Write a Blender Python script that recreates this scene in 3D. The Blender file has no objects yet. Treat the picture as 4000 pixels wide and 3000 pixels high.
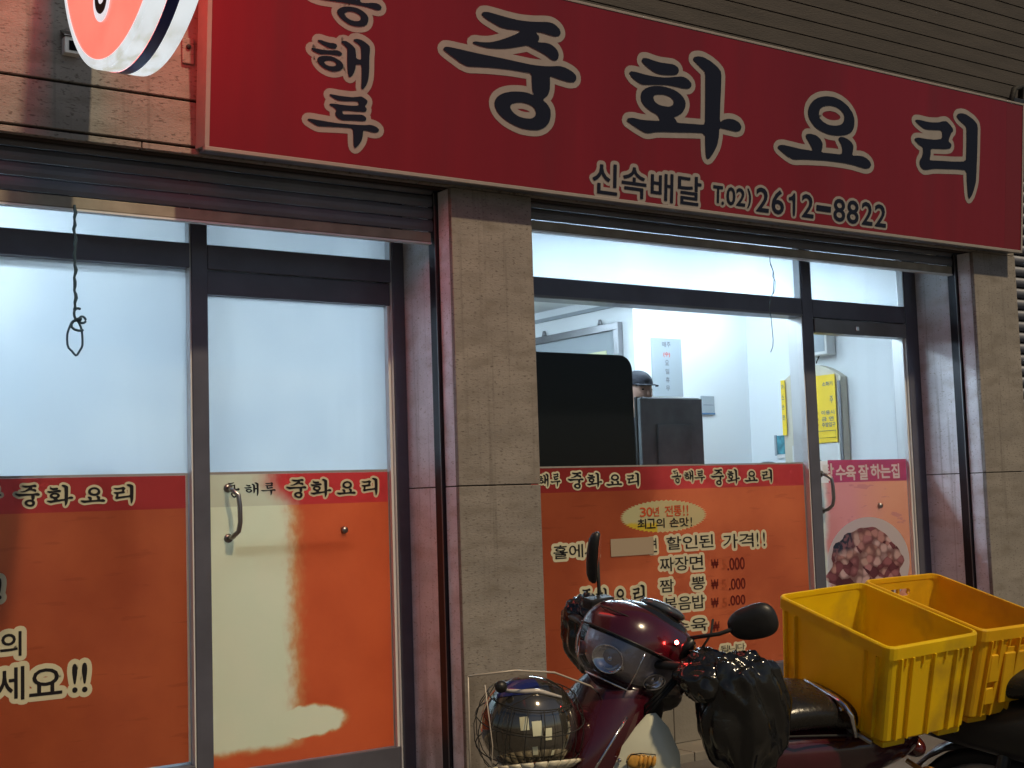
import bpy, bmesh, math, random
from mathutils import Vector, Matrix, noise
R = math.radians
random.seed(7)
SC = bpy.context.scene
COL = SC.collection

# ------------------------------------------------------------------ camera
cam_d = bpy.data.cameras.new("camera")
cam_d.sensor_width = 36.0
cam_d.lens = 47.19
cam_d.clip_end = 400
cam = bpy.data.objects.new("camera", cam_d)
COL.objects.link(cam)
def cam_matrix(yaw, pitch, roll, eye):
    y, p, r = R(yaw), R(pitch), R(roll)
    f = Vector((math.sin(y)*math.cos(p), math.cos(y)*math.cos(p), math.sin(p)))
    rt = Vector((math.cos(y), -math.sin(y), 0))
    up = rt.cross(f)
    r2 = rt*math.cos(r) + up*math.sin(r)
    u2 = -rt*math.sin(r) + up*math.cos(r)
    m = Matrix((( r2.x, u2.x, -f.x, eye[0]), (r2.y, u2.y, -f.y, eye[1]), (r2.z, u2.z, -f.z, eye[2]), (0, 0, 0, 1)))
    return m
cam.matrix_world = cam_matrix(34.79, 4.8116, -1.84407, (0, -5.65, 1.4))
SC.camera = cam

# ------------------------------------------------------------------ night sky and street light
SUN_EL, SUN_AZ = 53.0, 172.0      # the street light stands high behind the camera
world = bpy.data.worlds.new("World"); SC.world = world
world.use_nodes = True
nt = world.node_tree; nt.nodes.clear()
sky = nt.nodes.new("ShaderNodeTexSky"); sky.sky_type = 'NISHITA'; sky.sun_disc = False
sky.sun_elevation = R(SUN_EL); sky.sun_rotation = R(SUN_AZ)
bg = nt.nodes.new("ShaderNodeBackground"); bg.inputs[1].default_value = 0.030
wo = nt.nodes.new("ShaderNodeOutputWorld")
nt.links.new(sky.outputs[0], bg.inputs[0]); nt.links.new(bg.outputs[0], wo.inputs[0])
sun_d = bpy.data.lights.new("street_light", 'SUN'); sun_d.energy = 2.4; sun_d.angle = R(2.0)
sun_d.color = (1.0, 0.79, 0.50)
sun = bpy.data.objects.new("street_light", sun_d); COL.objects.link(sun)
az = R(SUN_AZ); el = R(SUN_EL)
to_sun = Vector((math.sin(az)*math.cos(el), math.cos(az)*math.cos(el), math.sin(el)))
sun.rotation_euler = to_sun.to_track_quat('Z', 'Y').to_euler()
vs = SC.view_settings
vs.view_transform = 'Standard'; vs.look = 'None'; vs.exposure = 0.14; vs.gamma = 1; vs.use_curve_mapping = False
SC.cycles.use_denoising = True
SC.cycles.max_bounces = 10
SC.cycles.transparent_max_bounces = 16
SC.cycles.sample_clamp_indirect = 6.0

# ------------------------------------------------------------------ materials
def mat(name, col, rough=.6, metal=0.0, spec=.5, bump=0, bscale=40, var=0, vscale=8, speck=None, emit=None, estr=0, alpha_t=0, coat=0, stretch=None, wear=None):
    m = bpy.data.materials.new(name); m.use_nodes = True
    t = m.node_tree; b = t.nodes["Principled BSDF"]
    b.inputs["Roughness"].default_value = rough
    b.inputs["Metallic"].default_value = metal
    b.inputs["Specular IOR Level"].default_value = spec
    b.inputs["Coat Weight"].default_value = coat
    b.inputs["Coat Roughness"].default_value = .08
    tc = t.nodes.new("ShaderNodeTexCoord")
    src = tc.outputs["Object"]
    if stretch:
        mp = t.nodes.new("ShaderNodeMapping"); mp.inputs["Scale"].default_value = stretch
        t.links.new(src, mp.inputs[0]); src = mp.outputs[0]
    cur = None
    def rgb(c):
        n = t.nodes.new("ShaderNodeRGB"); n.outputs[0].default_value = (*c, 1); return n.outputs[0]
    cur = rgb(col)
    def mixc(fac, a, c2, kind='MIX'):
        n = t.nodes.new("ShaderNodeMix"); n.data_type = 'RGBA'; n.blend_type = kind
        t.links.new(fac, n.inputs["Factor"]) if not isinstance(fac, float) else setattr(n.inputs["Factor"], "default_value", fac)
        t.links.new(a, n.inputs[6]); t.links.new(c2, n.inputs[7]); return n.outputs[2]
    def noise_f(scale, lo, hi, detail=5):
        n = t.nodes.new("ShaderNodeTexNoise"); n.inputs["Scale"].default_value = scale; n.inputs["Detail"].default_value = detail
        t.links.new(src, n.inputs["Vector"])
        r = t.nodes.new("ShaderNodeMapRange"); r.inputs[1].default_value = lo; r.inputs[2].default_value = hi
        t.links.new(n.outputs[0], r.inputs[0]); return r.outputs[0]
    if var:
        f = noise_f(vscale, .3, .7)
        cur = mixc(f, rgb([c*(1-var) for c in col]), rgb([min(1, c*(1+var)) for c in col]))
    if speck:
        sc_, sd, lo, hi = speck
        cur = mixc(noise_f(sc_, lo, hi, 3), cur, rgb(sd))
    if wear:
        sc_, wd, lo, hi = wear
        cur = mixc(noise_f(sc_, lo, hi, 8), cur, rgb(wd))
    t.links.new(cur, b.inputs["Base Color"])
    if bump:
        n = t.nodes.new("ShaderNodeTexNoise"); n.inputs["Scale"].default_value = bscale; n.inputs["Detail"].default_value = 6
        t.links.new(src, n.inputs["Vector"])
        bp = t.nodes.new("ShaderNodeBump"); bp.inputs["Strength"].default_value = bump; bp.inputs["Distance"].default_value = .01
        t.links.new(n.outputs[0], bp.inputs["Height"]); t.links.new(bp.outputs[0], b.inputs["Normal"])
        rr = t.nodes.new("ShaderNodeMapRange"); rr.inputs[3].default_value = max(.03, rough-.08); rr.inputs[4].default_value = min(1, rough+.1)
        t.links.new(n.outputs[0], rr.inputs[0]); t.links.new(rr.outputs[0], b.inputs["Roughness"])
    if emit:
        b.inputs["Emission Color"].default_value = (*emit, 1); b.inputs["Emission Strength"].default_value = estr
    return m

def film(name, build, trans=.55, rough=.35, gloss=.04):
    """thin printed film: diffuse + translucent of one colour, a little gloss"""
    m = bpy.data.materials.new(name); m.use_nodes = True
    t = m.node_tree; t.nodes.clear()
    out = t.nodes.new("ShaderNodeOutputMaterial")
    d = t.nodes.new("ShaderNodeBsdfDiffuse"); tr = t.nodes.new("ShaderNodeBsdfTranslucent"); g = t.nodes.new("ShaderNodeBsdfGlossy")
    g.inputs["Roughness"].default_value = rough
    c = build(t)
    t.links.new(c, d.inputs[0]); t.links.new(c, tr.inputs[0])
    m1 = t.nodes.new("ShaderNodeMixShader"); m1.inputs[0].default_value = trans
    t.links.new(d.outputs[0], m1.inputs[1]); t.links.new(tr.outputs[0], m1.inputs[2])
    m2 = t.nodes.new("ShaderNodeMixShader"); m2.inputs[0].default_value = gloss
    t.links.new(m1.outputs[0], m2.inputs[1]); t.links.new(g.outputs[0], m2.inputs[2])
    t.links.new(m2.outputs[0], out.inputs[0])
    return m
class NB:
    """small node-expression helper"""
    def __init__(s, t): s.t = t; s.tc = t.nodes.new("ShaderNodeTexCoord").outputs["Object"]
    def xyz(s):
        n = s.t.nodes.new("ShaderNodeSeparateXYZ"); s.t.links.new(s.tc, n.inputs[0]); return n.outputs
    def rgb(s, c):
        n = s.t.nodes.new("ShaderNodeRGB"); n.outputs[0].default_value = (*c, 1); return n.outputs[0]
    def m(s, op, a, b=None, c=None):
        n = s.t.nodes.new("ShaderNodeMath"); n.operation = op
        for i, v in enumerate((a, b, c)):
            if v is None: continue
            if isinstance(v, (int, float)): n.inputs[i].default_value = v
            else: s.t.links.new(v, n.inputs[i])
        return n.outputs[0]
    def noise(s, scale, detail=5, vec=None, out=0):
        n = s.t.nodes.new("ShaderNodeTexNoise"); n.inputs["Scale"].default_value = scale; n.inputs["Detail"].default_value = detail
        s.t.links.new(vec or s.tc, n.inputs["Vector"]); return n.outputs[out]
    def step(s, v, lo, hi):
        n = s.t.nodes.new("ShaderNodeMapRange"); n.interpolation_type = 'SMOOTHSTEP'
        s.t.links.new(v, n.inputs[0]); n.inputs[1].default_value = lo; n.inputs[2].default_value = hi; return n.outputs[0]
    def mix(s, f, a, b, kind='MIX'):
        n = s.t.nodes.new("ShaderNodeMix"); n.data_type = 'RGBA'; n.blend_type = kind
        if isinstance(f, (int, float)): n.inputs["Factor"].default_value = f
        else: s.t.links.new(f, n.inputs["Factor"])
        s.t.links.new(a, n.inputs[6]); s.t.links.new(b, n.inputs[7]); return n.outputs[2]
    def mapv(s, sc):
        n = s.t.nodes.new("ShaderNodeMapping"); n.inputs["Scale"].default_value = sc
        s.t.links.new(s.tc, n.inputs[0]); return n.outputs[0]

M = {}
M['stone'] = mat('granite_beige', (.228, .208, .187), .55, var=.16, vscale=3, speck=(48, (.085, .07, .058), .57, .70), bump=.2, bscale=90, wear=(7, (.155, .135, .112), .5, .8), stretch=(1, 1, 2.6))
M['stone_lit_side'] = mat('granite_lit_side', (.78, .785, .83), .28, var=.12, vscale=4, speck=(60, (.42, .39, .36), .60, .74), bump=.06, bscale=90, wear=(5, (.50, .45, .42), .5, .8), stretch=(1, 1, 2.0))  # pillar stone made paler and bluer: interior light on the jambs put into colour
M['siding'] = mat('dark_siding', (.038, .032, .028), .7, var=.2, vscale=3, bump=.3, bscale=30, stretch=(1, 1, 6))
M['joint'] = mat('dark_joint', (.02, .017, .015), .9)
M['alu_dark'] = mat('dark_anodised_aluminium', (.115, .118, .155), .32, .35, var=.12, vscale=6, bump=.05, bscale=30)
M['alu_grey'] = mat('grey_aluminium', (.20, .20, .21), .35, .6, var=.1, vscale=6)
M['alu_light'] = mat('bright_aluminium', (.72, .73, .74), .35, .25)
M['shutter'] = mat('painted_shutter', (.17, .185, .23), .5, .3, var=.18, vscale=3, bump=.1, bscale=20)
M['shutter_bar'] = mat('worn_shutter_bar', (.30, .27, .22), .5, .2, var=.2, vscale=9)
M['rail'] = mat('black_guide_rail', (.022, .022, .028), .35, .5)
M['chrome'] = mat('chrome', (.75, .75, .77), .12, 1.0)
M['steel'] = mat('brushed_steel', (.35, .33, .32), .3, 1.0)
M['rubber'] = mat('rubber', (.012, .012, .012), .75, bump=.2, bscale=60)
M['blackp'] = mat('black_plastic', (.014, .014, .015), .42, bump=.08, bscale=50)
M['glossblack'] = mat('glossy_black_vinyl', (.010, .010, .010), .13, spec=.7, bump=.45, bscale=16)
M['seat'] = mat('black_seat_vinyl', (.013, .012, .011), .25, bump=.15, bscale=70)
M['maroon'] = mat('maroon_paint', (.045, .0035, .009), .22, coat=1.0, var=.15, vscale=9, bump=.02, bscale=60)
M['asphalt'] = mat('asphalt', (.10, .095, .088), .85, var=.25, vscale=2, speck=(160, (.16, .15, .14), .6, .7), bump=.5, bscale=140)
M['paving'] = mat('worn_tile_step', (.17, .155, .13), .7, var=.2, vscale=4, bump=.2, bscale=60)
M['white_wall'] = mat('white_interior_paint', (.80, .83, .85), .8, var=.03, vscale=1.2)
M['floor_in'] = mat('interior_floor', (.30, .27, .24), .5, var=.1, vscale=3)
M['navy'] = mat('navy_letter_vinyl', (.009, .012, .026), .5, spec=.15)
M['cream'] = mat('cream_letter_outline', (.27, .245, .23), .5, var=.06, vscale=20)
M['black'] = mat('matt_black', (.002, .003, .006), .8, spec=.08)
M['darkgrey'] = mat('dark_grey_plastic', (.12, .135, .145), .6, var=.35, vscale=5)
M['white'] = mat('white_plastic', (.72, .72, .70), .45)
M['skin'] = mat('skin', (.55, .33, .25), .5)
M['cloth'] = mat('dark_cloth', (.02, .022, .035), .85, bump=.3, bscale=80)
M['rope'] = mat('green_blue_rope', (.035, .075, .11), .8, bump=.6, bscale=300)
M['paperg'] = mat('grey_paper', (.34, .38, .41), .8)
M['yellow'] = mat('yellow_paper', (.85, .58, .03), .6, var=.04, vscale=9)
M['beige'] = mat('beige_plastic', (.62, .57, .46), .5)
M['red_print'] = mat('red_print', (.50, .05, .03), .6)
M['grey_print'] = mat('grey_print', (.14, .15, .16), .6)

def glass_mat(name, tint=(.97, .985, .98), f0=.014):
    m = bpy.data.materials.new(name); m.use_nodes = True; t = m.node_tree; t.nodes.clear()
    out = t.nodes.new("ShaderNodeOutputMaterial"); tr = t.nodes.new("ShaderNodeBsdfTransparent"); tr.inputs[0].default_value = (*tint, 1)
    g = t.nodes.new("ShaderNodeBsdfGlossy"); g.inputs["Roughness"].default_value = .02
    lw_ = t.nodes.new("ShaderNodeLayerWeight"); lw_.inputs[0].default_value = .5
    pw_ = t.nodes.new("ShaderNodeMath"); pw_.operation = 'POWER'; pw_.inputs[1].default_value = 5; t.links.new(lw_.outputs["Facing"], pw_.inputs[0])
    f = t.nodes.new("ShaderNodeMath"); f.operation = 'MULTIPLY_ADD'; f.inputs[1].default_value = .6; f.inputs[2].default_value = f0; t.links.new(pw_.outputs[0], f.inputs[0])
    mx = t.nodes.new("ShaderNodeMixShader"); t.links.new(f.outputs[0], mx.inputs[0])
    t.links.new(tr.outputs[0], mx.inputs[1]); t.links.new(g.outputs[0], mx.inputs[2]); t.links.new(mx.outputs[0], out.inputs[0])
    return m
M['glass'] = glass_mat('clear_glass')
M['lens'] = glass_mat('clear_lens', (.90, .89, .92), .05)
M['plastic_sheet'] = glass_mat('clear_plastic_sheet', (.90, .88, .85))
def frost_build(t):
    b = NB(t); n = b.noise(1.3, 2)
    c = b.mix(b.step(n, .35, .7), b.rgb((.76, .80, .83)), b.rgb((.63, .69, .75)))
    st_ = b.step(b.noise(3.0, 6, b.mapv((3.5, 1, .5))), .52, .75)       # wipe marks
    c = b.mix(b.m('MULTIPLY', st_, .14), c, b.rgb((.55, .60, .66)))
    sc_ = b.step(b.noise(6.0, 2, b.mapv((1, 1, 45))), .735, .75)          # a few fine scratches
    return b.mix(b.m('MULTIPLY', sc_, .35), c, b.rgb((.35, .40, .45)))
M['frost'] = film('frosted_film', frost_build, trans=.9, rough=.3, gloss=.05)

def orange_build(t):
    b = NB(t)
    base = b.mix(b.step(b.noise(2.5, 6), .35, .7), b.rgb((.52, .105, .034)), b.rgb((.42, .076, .026)))
    cr = b.step(b.noise(3.2, 7, b.mapv((1.2, 1, 9))), .60, .66)      # creases in the film
    return b.mix(b.m('MULTIPLY', cr, .35), base, b.rgb((.30, .05, .015)))
def red_build(t):
    b = NB(t)
    return b.mix(b.step(b.noise(3, 5), .35, .7), b.rgb((.40, .030, .026)), b.rgb((.32, .022, .022)))
def fade(b):
    """sun-bleached area of the door film, from the hinge side to x 2.68 with a ragged edge"""
    x, y, z = b.xyz()
    n = b.noise(14, 9); n2 = b.noise(2.2, 3)
    e = b.m('ADD', x, b.m('MULTIPLY', b.m('SUBTRACT', n, .5), .055))
    e = b.m('ADD', e, b.m('MULTIPLY', b.m('SUBTRACT', n2, .5), .03))
    n3 = b.noise(38, 3, b.mapv((1, 1, .6))); e = b.m('ADD', e, b.m('MULTIPLY', b.m('SUBTRACT', n3, .5), .06))
    up = b.step(z, 1.36, 1.52)                      # narrower to the top
    e = b.m('SUBTRACT', e, b.m('MULTIPLY', up, -.13))
    main = b.m('SUBTRACT', 1.0, b.step(e, 2.595, 2.765))
    low = b.step(b.m('ADD', z, b.m('MULTIPLY', n, .05)), .315, .375)
    main = b.m('MULTIPLY', main, low)
    dx = b.m('DIVIDE', b.m('SUBTRACT', x, 2.72), .215); dz = b.m('DIVIDE', b.m('SUBTRACT', z, .415), .075)
    r = b.m('SQRT', b.m('ADD', b.m('MULTIPLY', dx, dx), b.m('MULTIPLY', dz, dz)))
    r = b.m('ADD', r, b.m('MULTIPLY', b.m('SUBTRACT', n, .5), .5))
    blob = b.m('SUBTRACT', 1.0, b.step(r, .80, 1.15))
    return b.m('MAXIMUM', main, blob)
def door_orange(t):
    b = NB(t); f = fade(b)
    o = b.mix(b.step(b.noise(2.5, 6), .35, .7), b.rgb((.62, .098, .028)), b.rgb((.54, .078, .022)))
    c = b.mix(b.step(b.noise(3, 5), .3, .7), b.rgb((.72, .69, .46)), b.rgb((.76, .70, .47)))
    edge = b.mix(b.step(f, .0, .6), o, b.rgb((.62, .27, .10)))
    return b.mix(b.step(f, .35, 1.0), edge, c)
def door_red(t):
    b = NB(t); f = fade(b)
    o = b.rgb((.50, .030, .028))
    c = b.mix(b.step(b.noise(3, 5), .3, .7), b.rgb((.60, .56, .38)), b.rgb((.58, .50, .33)))
    return b.mix(f, o, c)
def pink_build(t):
    b = NB(t); x, y, z = b.xyz()
    base = b.mix(b.step(b.m('ADD', x, b.m('MULTIPLY', b.noise(3, 4), .3)), 6.55, 6.95), b.rgb((.56, .20, .19)), b.rgb((.60, .23, .13)))
    cr = b.step(b.noise(4.2, 7, b.mapv((1.4, 1, 5))), .60, .64)
    base = b.mix(b.m('MULTIPLY', cr, .6), base, b.rgb((.40, .12, .13)))
    bl = b.step(b.m('ADD', z, b.m('MULTIPLY', b.noise(7, 5), .10)), 1.37, 1.45)
    lf = b.step(b.m('ADD', x, b.m('MULTIPLY', b.noise(6, 6), .12)), 6.24, 6.30)
    worn = b.m('MULTIPLY', b.m('SUBTRACT', 1.0, lf), 1.0)
    return b.mix(worn, base, b.rgb((.60, .58, .52)))
def mag_build(t):
    b = NB(t)
    return b.mix(b.step(b.noise(4, 5), .35, .7), b.rgb((.32, .040, .095)), b.rgb((.38, .045, .075)))
def food_build(t):
    b = NB(t)
    v = t.nodes.new("ShaderNodeTexVoronoi"); v.inputs["Scale"].default_value = 17; v.inputs["Randomness"].default_value = 1.0; 
    wn = t.nodes.new("ShaderNodeMix"); wn.data_type = 'VECTOR'; wn.inputs[0].default_value = .06
    t.links.new(b.mapv((1, 1, 1.3)), wn.inputs[4]); t.links.new(b.noise(9, 3, out=1), wn.inputs[5]); t.links.new(wn.outputs[1], v.inputs["Vector"])
    sp = t.nodes.new("ShaderNodeSeparateColor"); t.links.new(v.outputs["Color"], sp.inputs[0])
    cr = t.nodes.new("ShaderNodeValToRGB"); e = cr.color_ramp.elements
    e[0].position = 0; e[0].color = (.10, .03, .05, 1); e[1].position = 1; e[1].color = (.60, .42, .40, 1)
    for p, c in ((.18, (.36, .13, .17)), (.4, (.55, .28, .32)), (.6, (.62, .36, .34)), (.8, (.74, .56, .60))):
        k = e.new(p); k.color = (*c, 1)
    t.links.new(sp.outputs[0], cr.inputs[0])
    dark = b.step(v.outputs["Distance"], .38, .75)
    c = b.mix(b.m('MULTIPLY', dark, .70), cr.outputs[0], b.rgb((.12, .035, .05)))
    x, y, z = b.xyz()
    g = b.m('MULTIPLY', b.step(b.m('ADD', z, b.m('MULTIPLY', b.noise(9, 4), .1)), 1.02, 1.08), b.m('SUBTRACT', 1.0, b.step(b.m('ADD', x, b.m('MULTIPLY', b.noise(11, 4), .1)), 6.46, 6.50)))
    return b.mix(g, c, b.mix(b.step(b.noise(30, 5), .45, .6), b.rgb((.03, .05, .10)), b.rgb((.30, .16, .22))))
M['orange'] = film('orange_printed_film', orange_build, .5)
M['red'] = film('red_printed_film', red_build, .5)
M['door_orange'] = film('bleached_orange_film', door_orange, .5)
M['door_red'] = film('bleached_red_film', door_red, .5)
M['pink'] = film('faded_pink_film', pink_build, .5)
M['magenta'] = film('magenta_film', mag_build, .5)
M['food'] = film('printed_food', food_build, .5)
M['plate'] = film('printed_plate', lambda t: NB(t).rgb((.62, .63, .72)), .5)
M['cream_film'] = film('cream_print', lambda t: NB(t).rgb((.74, .70, .52)), .35)
M['ink_film'] = film('black_print', lambda t: NB(t).rgb((.012, .010, .012)), .15)
M['red_ink'] = film('red_ink', lambda t: NB(t).rgb((.16, .015, .01)), .3)
M['faint_ink'] = film('faded_ink', lambda t: NB(t).rgb((.42, .09, .03)), .4)
M['orange_ink'] = film('orange_ink', lambda t: NB(t).rgb((.62, .10, .03)), .3)
M['white_ink'] = film('white_print', lambda t: NB(t).rgb((.78, .74, .74)), .4)
def burst_build(t):
    b = NB(t); x, y, z = b.xyz()
    m_ = b.m('MULTIPLY', b.m('SUBTRACT', 1.0, b.step(x, 4.86, 4.865)), b.m('SUBTRACT', 1.0, b.step(b.m('ADD', z, b.m('MULTIPLY', b.noise(12, 4), .05)), 1.25, 1.27)))
    return b.mix(m_, b.rgb((.62, .62, .36)), b.rgb((.72, .58, .05)))
M['burst'] = film('pale_yellow_print', burst_build, .4)
M['patch'] = film('beige_tape', lambda t: NB(t).rgb((.42, .33, .24)), .2)

def translucent_plastic(name, base, f=.35):
    m = mat(name, *base[0], **base[1]); t = m.node_tree
    b = t.nodes["Principled BSDF"]; out = t.nodes["Material Output"]
    tr = t.nodes.new("ShaderNodeBsdfTranslucent"); mx = t.nodes.new("ShaderNodeMixShader"); mx.inputs[0].default_value = f
    t.links.new(b.inputs["Base Color"].links[0].from_socket, tr.inputs[0])
    t.links.new(b.outputs[0], mx.inputs[1]); t.links.new(tr.outputs[0], mx.inputs[2]); t.links.new(mx.outputs[0], out.inputs[0])
    return m

def grime(m, z0, z1, col, amt=.6):
    """dirt washed up from the pavement, on top of a material's colour"""
    t = m.node_tree; b = NB(t); p = t.nodes["Principled BSDF"]; src = p.inputs["Base Color"].links[0].from_socket
    geo = t.nodes.new("ShaderNodeNewGeometry"); sp = t.nodes.new("ShaderNodeSeparateXYZ"); t.links.new(geo.outputs["Position"], sp.inputs[0])
    n = b.noise(4, 8, b.mapv((3, 3, .7)))
    f = b.m('MULTIPLY', b.m('SUBTRACT', 1.0, b.step(sp.outputs[2], z0, z1)), b.step(n, .38, .66))
    drip = b.m('MULTIPLY', b.step(b.noise(7, 6, b.mapv((5, 5, .12))), .56, .72), .35)
    f = b.m('MAXIMUM', b.m('MULTIPLY', f, amt), drip)
    t.links.new(b.mix(f, src, b.rgb(col)), p.inputs["Base Color"])
grime(M['stone'], .2, 1.0, (.075, .062, .05)); grime(M['stone_lit_side'], .2, .9, (.20, .17, .15))

# ------------------------------------------------------------------ mesh helpers
class MB:
    def __init__(s): s.v = []; s.f = []; s.sm = []
    def add(s, vs, fs, smooth=False):
        o = len(s.v); s.v += [tuple(p) for p in vs]; s.f += [tuple(i+o for i in f) for f in fs]; s.sm += [smooth]*len(fs); return s
    def box(s, x0, x1, y0, y1, z0, z1, b=0):
        if b <= 0:
            v = [(x0,y0,z0),(x1,y0,z0),(x1,y1,z0),(x0,y1,z0),(x0,y0,z1),(x1,y0,z1),(x1,y1,z1),(x0,y1,z1)]
            return s.add(v, [(0,3,2,1),(4,5,6,7),(0,1,5,4),(1,2,6,5),(2,3,7,6),(3,0,4,7)])
        bm = bmesh.new(); bmesh.ops.create_cube(bm, size=1)
        for v in bm.verts: v.co = Vector(((x0+x1)/2+v.co.x*(x1-x0), (y0+y1)/2+v.co.y*(y1-y0), (z0+z1)/2+v.co.z*(z1-z0)))
        bmesh.ops.bevel(bm, geom=bm.edges[:], offset=b, segments=1 if b < .004 else 2, affect='EDGES', profile=.6)
        return s.bm(bm)
    def bm(s, bm, smooth=False, mtx=None):
        bm.verts.index_update()
        vs = [(mtx @ v.co if mtx else v.co)[:] for v in bm.verts]
        s.add(vs, [tuple(v.index for v in f.verts) for f in bm.faces], smooth); bm.free(); return s
    def tube(s, pts, r, n=8, closed=False, smooth=True):
        pts = [Vector(p) for p in pts]; k = len(pts)
        rs = r if isinstance(r, (list, tuple)) else [r]*k
        vs = []; up = None
        for i, p in enumerate(pts):
            a = pts[(i-1) % k] if (i or closed) else p; b = pts[(i+1) % k] if (i < k-1 or closed) else p
            d = (b-a).normalized()
            if up is None: up = Vector((0, 0, 1)) if abs(d.z) < .9 else Vector((1, 0, 0))
            sd = d.cross(up).normalized(); up = sd.cross(d).normalized()
            for j in range(n):
                t = 2*math.pi*j/n; vs.append(p + (sd*math.cos(t)+up*math.sin(t))*rs[i])
        fs = []
        for i in range(k if closed else k-1):
            for j in range(n):
                a = i*n+j; b = i*n+(j+1) % n; c = ((i+1) % k)*n+(j+1) % n; d = ((i+1) % k)*n+j
                fs.append((a, b, c, d))
        if not closed: fs += [tuple(range(n))[::-1], tuple((k-1)*n+j for j in range(n))]
        return s.add(vs, fs, smooth)
    def loft(s, rings, cap=True, smooth=True):
        n = len(rings[0]); vs = [p for r in rings for p in r]; fs = []
        for i in range(len(rings)-1):
            for j in range(n):
                fs.append((i*n+j, i*n+(j+1) % n, (i+1)*n+(j+1) % n, (i+1)*n+j))
        if cap: fs += [tuple(range(n))[::-1], tuple((len(rings)-1)*n+j for j in range(n))]
        return s.add(vs, fs, smooth)
    def ellipsoid(s, c, r, la0=-90, la1=90, lo0=0, lo1=360, nu=32, nv=16, e=1.0, mtx=None, fn=None):
        vs = []; full = (lo1-lo0) >= 360; cu = nu if full else nu+1
        def pw(a): return math.copysign(abs(a)**e, a)
        for i in range(nv+1):
            la = R(la0+(la1-la0)*i/nv)
            for j in range(cu):
                lo = R(lo0+(lo1-lo0)*j/nu)
                p = Vector((r[0]*pw(math.cos(la))*pw(math.cos(lo)), r[1]*pw(math.cos(la))*pw(math.sin(lo)), r[2]*pw(math.sin(la))))
                if fn: p = fn(p)
                if mtx: p = mtx @ p
                vs.append(p+Vector(c))
        fs = []
        for i in range(nv):
            for j in range(nu):
                a = i*cu+j; b = i*cu+(j+1) % cu
                fs.append((a, b, b+cu, a+cu))
        return s.add(vs, fs, True)
    def obj(s, name, m, parent=None, bevel=0, solid=0, sub=0):
        me = bpy.data.meshes.new(name); me.from_pydata(s.v, [], s.f); me.update()
        for p, k in zip(me.polygons, s.sm): p.use_smooth = k
        if m: me.materials.append(m)
        o = bpy.data.objects.new(name, me); COL.objects.link(o)
        if parent: o.parent = parent
        if solid: md = o.modifiers.new("thickness", 'SOLIDIFY'); md.thickness = solid; md.offset = 0
        if sub: md = o.modifiers.new("smooth", 'SUBSURF'); md.levels = sub; md.render_levels = sub
        if bevel: md = o.modifiers.new("edge", 'BEVEL'); md.width = bevel; md.segments = 2; md.limit_method = 'ANGLE'
        return o
def tag(o, label=None, cat=None, group=None, kind=None):
    if label: o['label'] = label
    if cat: o['category'] = cat
    if group: o['group'] = group
    if kind: o['kind'] = kind
    return o
def empty(name, loc=(0, 0, 0), label=None, cat=None, group=None):
    o = bpy.data.objects.new(name, None); COL.objects.link(o); o.location = loc; o.empty_display_size = .1
    return tag(o, label, cat, group)
def B(name, m, parent, x0, x1, y0, y1, z0, z1, b=0):
    return MB().box(x0, x1, y0, y1, z0, z1, b).obj(name, m, parent)
def struct(o): o['kind'] = 'structure'; return o

# ------------------------------------------------------------------ lettering
def mesh_from_curve(cu):
    o = bpy.data.objects.new("tmp", cu); COL.objects.link(o)
    dg = bpy.context.evaluated_depsgraph_get()
    me = bpy.data.meshes.new_from_object(o.evaluated_get(dg))
    vs = [v.co.copy() for v in me.vertices]; fs = [tuple(p.vertices) for p in me.polygons]
    bpy.data.objects.remove(o); bpy.data.meshes.remove(me); bpy.data.curves.remove(cu)
    return vs, fs
def smooth_poly(pts):
    out = []; n = len(pts)
    for i in range(n):
        a = Vector(pts[i]); b = Vector(pts[(i+1) % n])
        out += [a*.8+b*.2, a*.2+b*.8]
    return out
def glyph_curve(conts, bevel=0):
    cu = bpy.data.curves.new("glyph", 'CURVE'); cu.dimensions = '2D'; cu.fill_mode = 'BOTH' if not bevel else 'NONE'
    if bevel: cu.dimensions = '3D'; cu.fill_mode = 'FULL'; cu.bevel_depth = bevel; cu.bevel_resolution = 2
    for c in conts:
        p = smooth_poly(c); s = cu.splines.new('POLY'); s.points.add(len(p)-1); s.use_cyclic_u = True
        for i, q in enumerate(p): s.points[i].co = (q[0], q[1], 0, 1)
    return cu
_cache = {}
def text_shape(ch):
    """filled mesh and outline edges of one or more characters"""
    k = ch
    if k not in _cache:
        out = []
        for fill in ('BOTH', 'NONE'):
            cu = bpy.data.curves.new("txt", 'FONT'); cu.body = ch; cu.size = 1; cu.resolution_u = 3; cu.fill_mode = fill
            o = bpy.data.objects.new("tmp", cu); COL.objects.link(o)
            me = bpy.data.meshes.new_from_object(o.evaluated_get(bpy.context.evaluated_depsgraph_get()))
            out.append(([v.co.xy[:] for v in me.vertices], [tuple(q.vertices) for q in me.polygons] if fill == 'BOTH' else [tuple(e.vertices) for e in me.edges]))
            bpy.data.objects.remove(o); bpy.data.meshes.remove(me); bpy.data.curves.remove(cu)
        _cache[k] = out
    return _cache[k]
def glyph_shape(name):
    k = 'g:'+name
    if k not in _cache:
        conts = [[(x/1000, y/1000) for x, y in c] for c in GLYPHS[name]]
        v, f = mesh_from_curve(glyph_curve(conts, 0))
        ev, ee = [], []
        for c in conts:
            q = smooth_poly(c); n0 = len(ev); ev += [t[:2] for t in q]; ee += [(n0+i, n0+(i+1) % len(q)) for i in range(len(q))]
        _cache[k] = [([t[:2] for t in v], f), (ev, ee)]
    return _cache[k]
def bounds(vs):
    xs = [v[0] for v in vs]; ys = [v[1] for v in vs]; return min(xs), max(xs), min(ys), max(ys)
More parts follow.
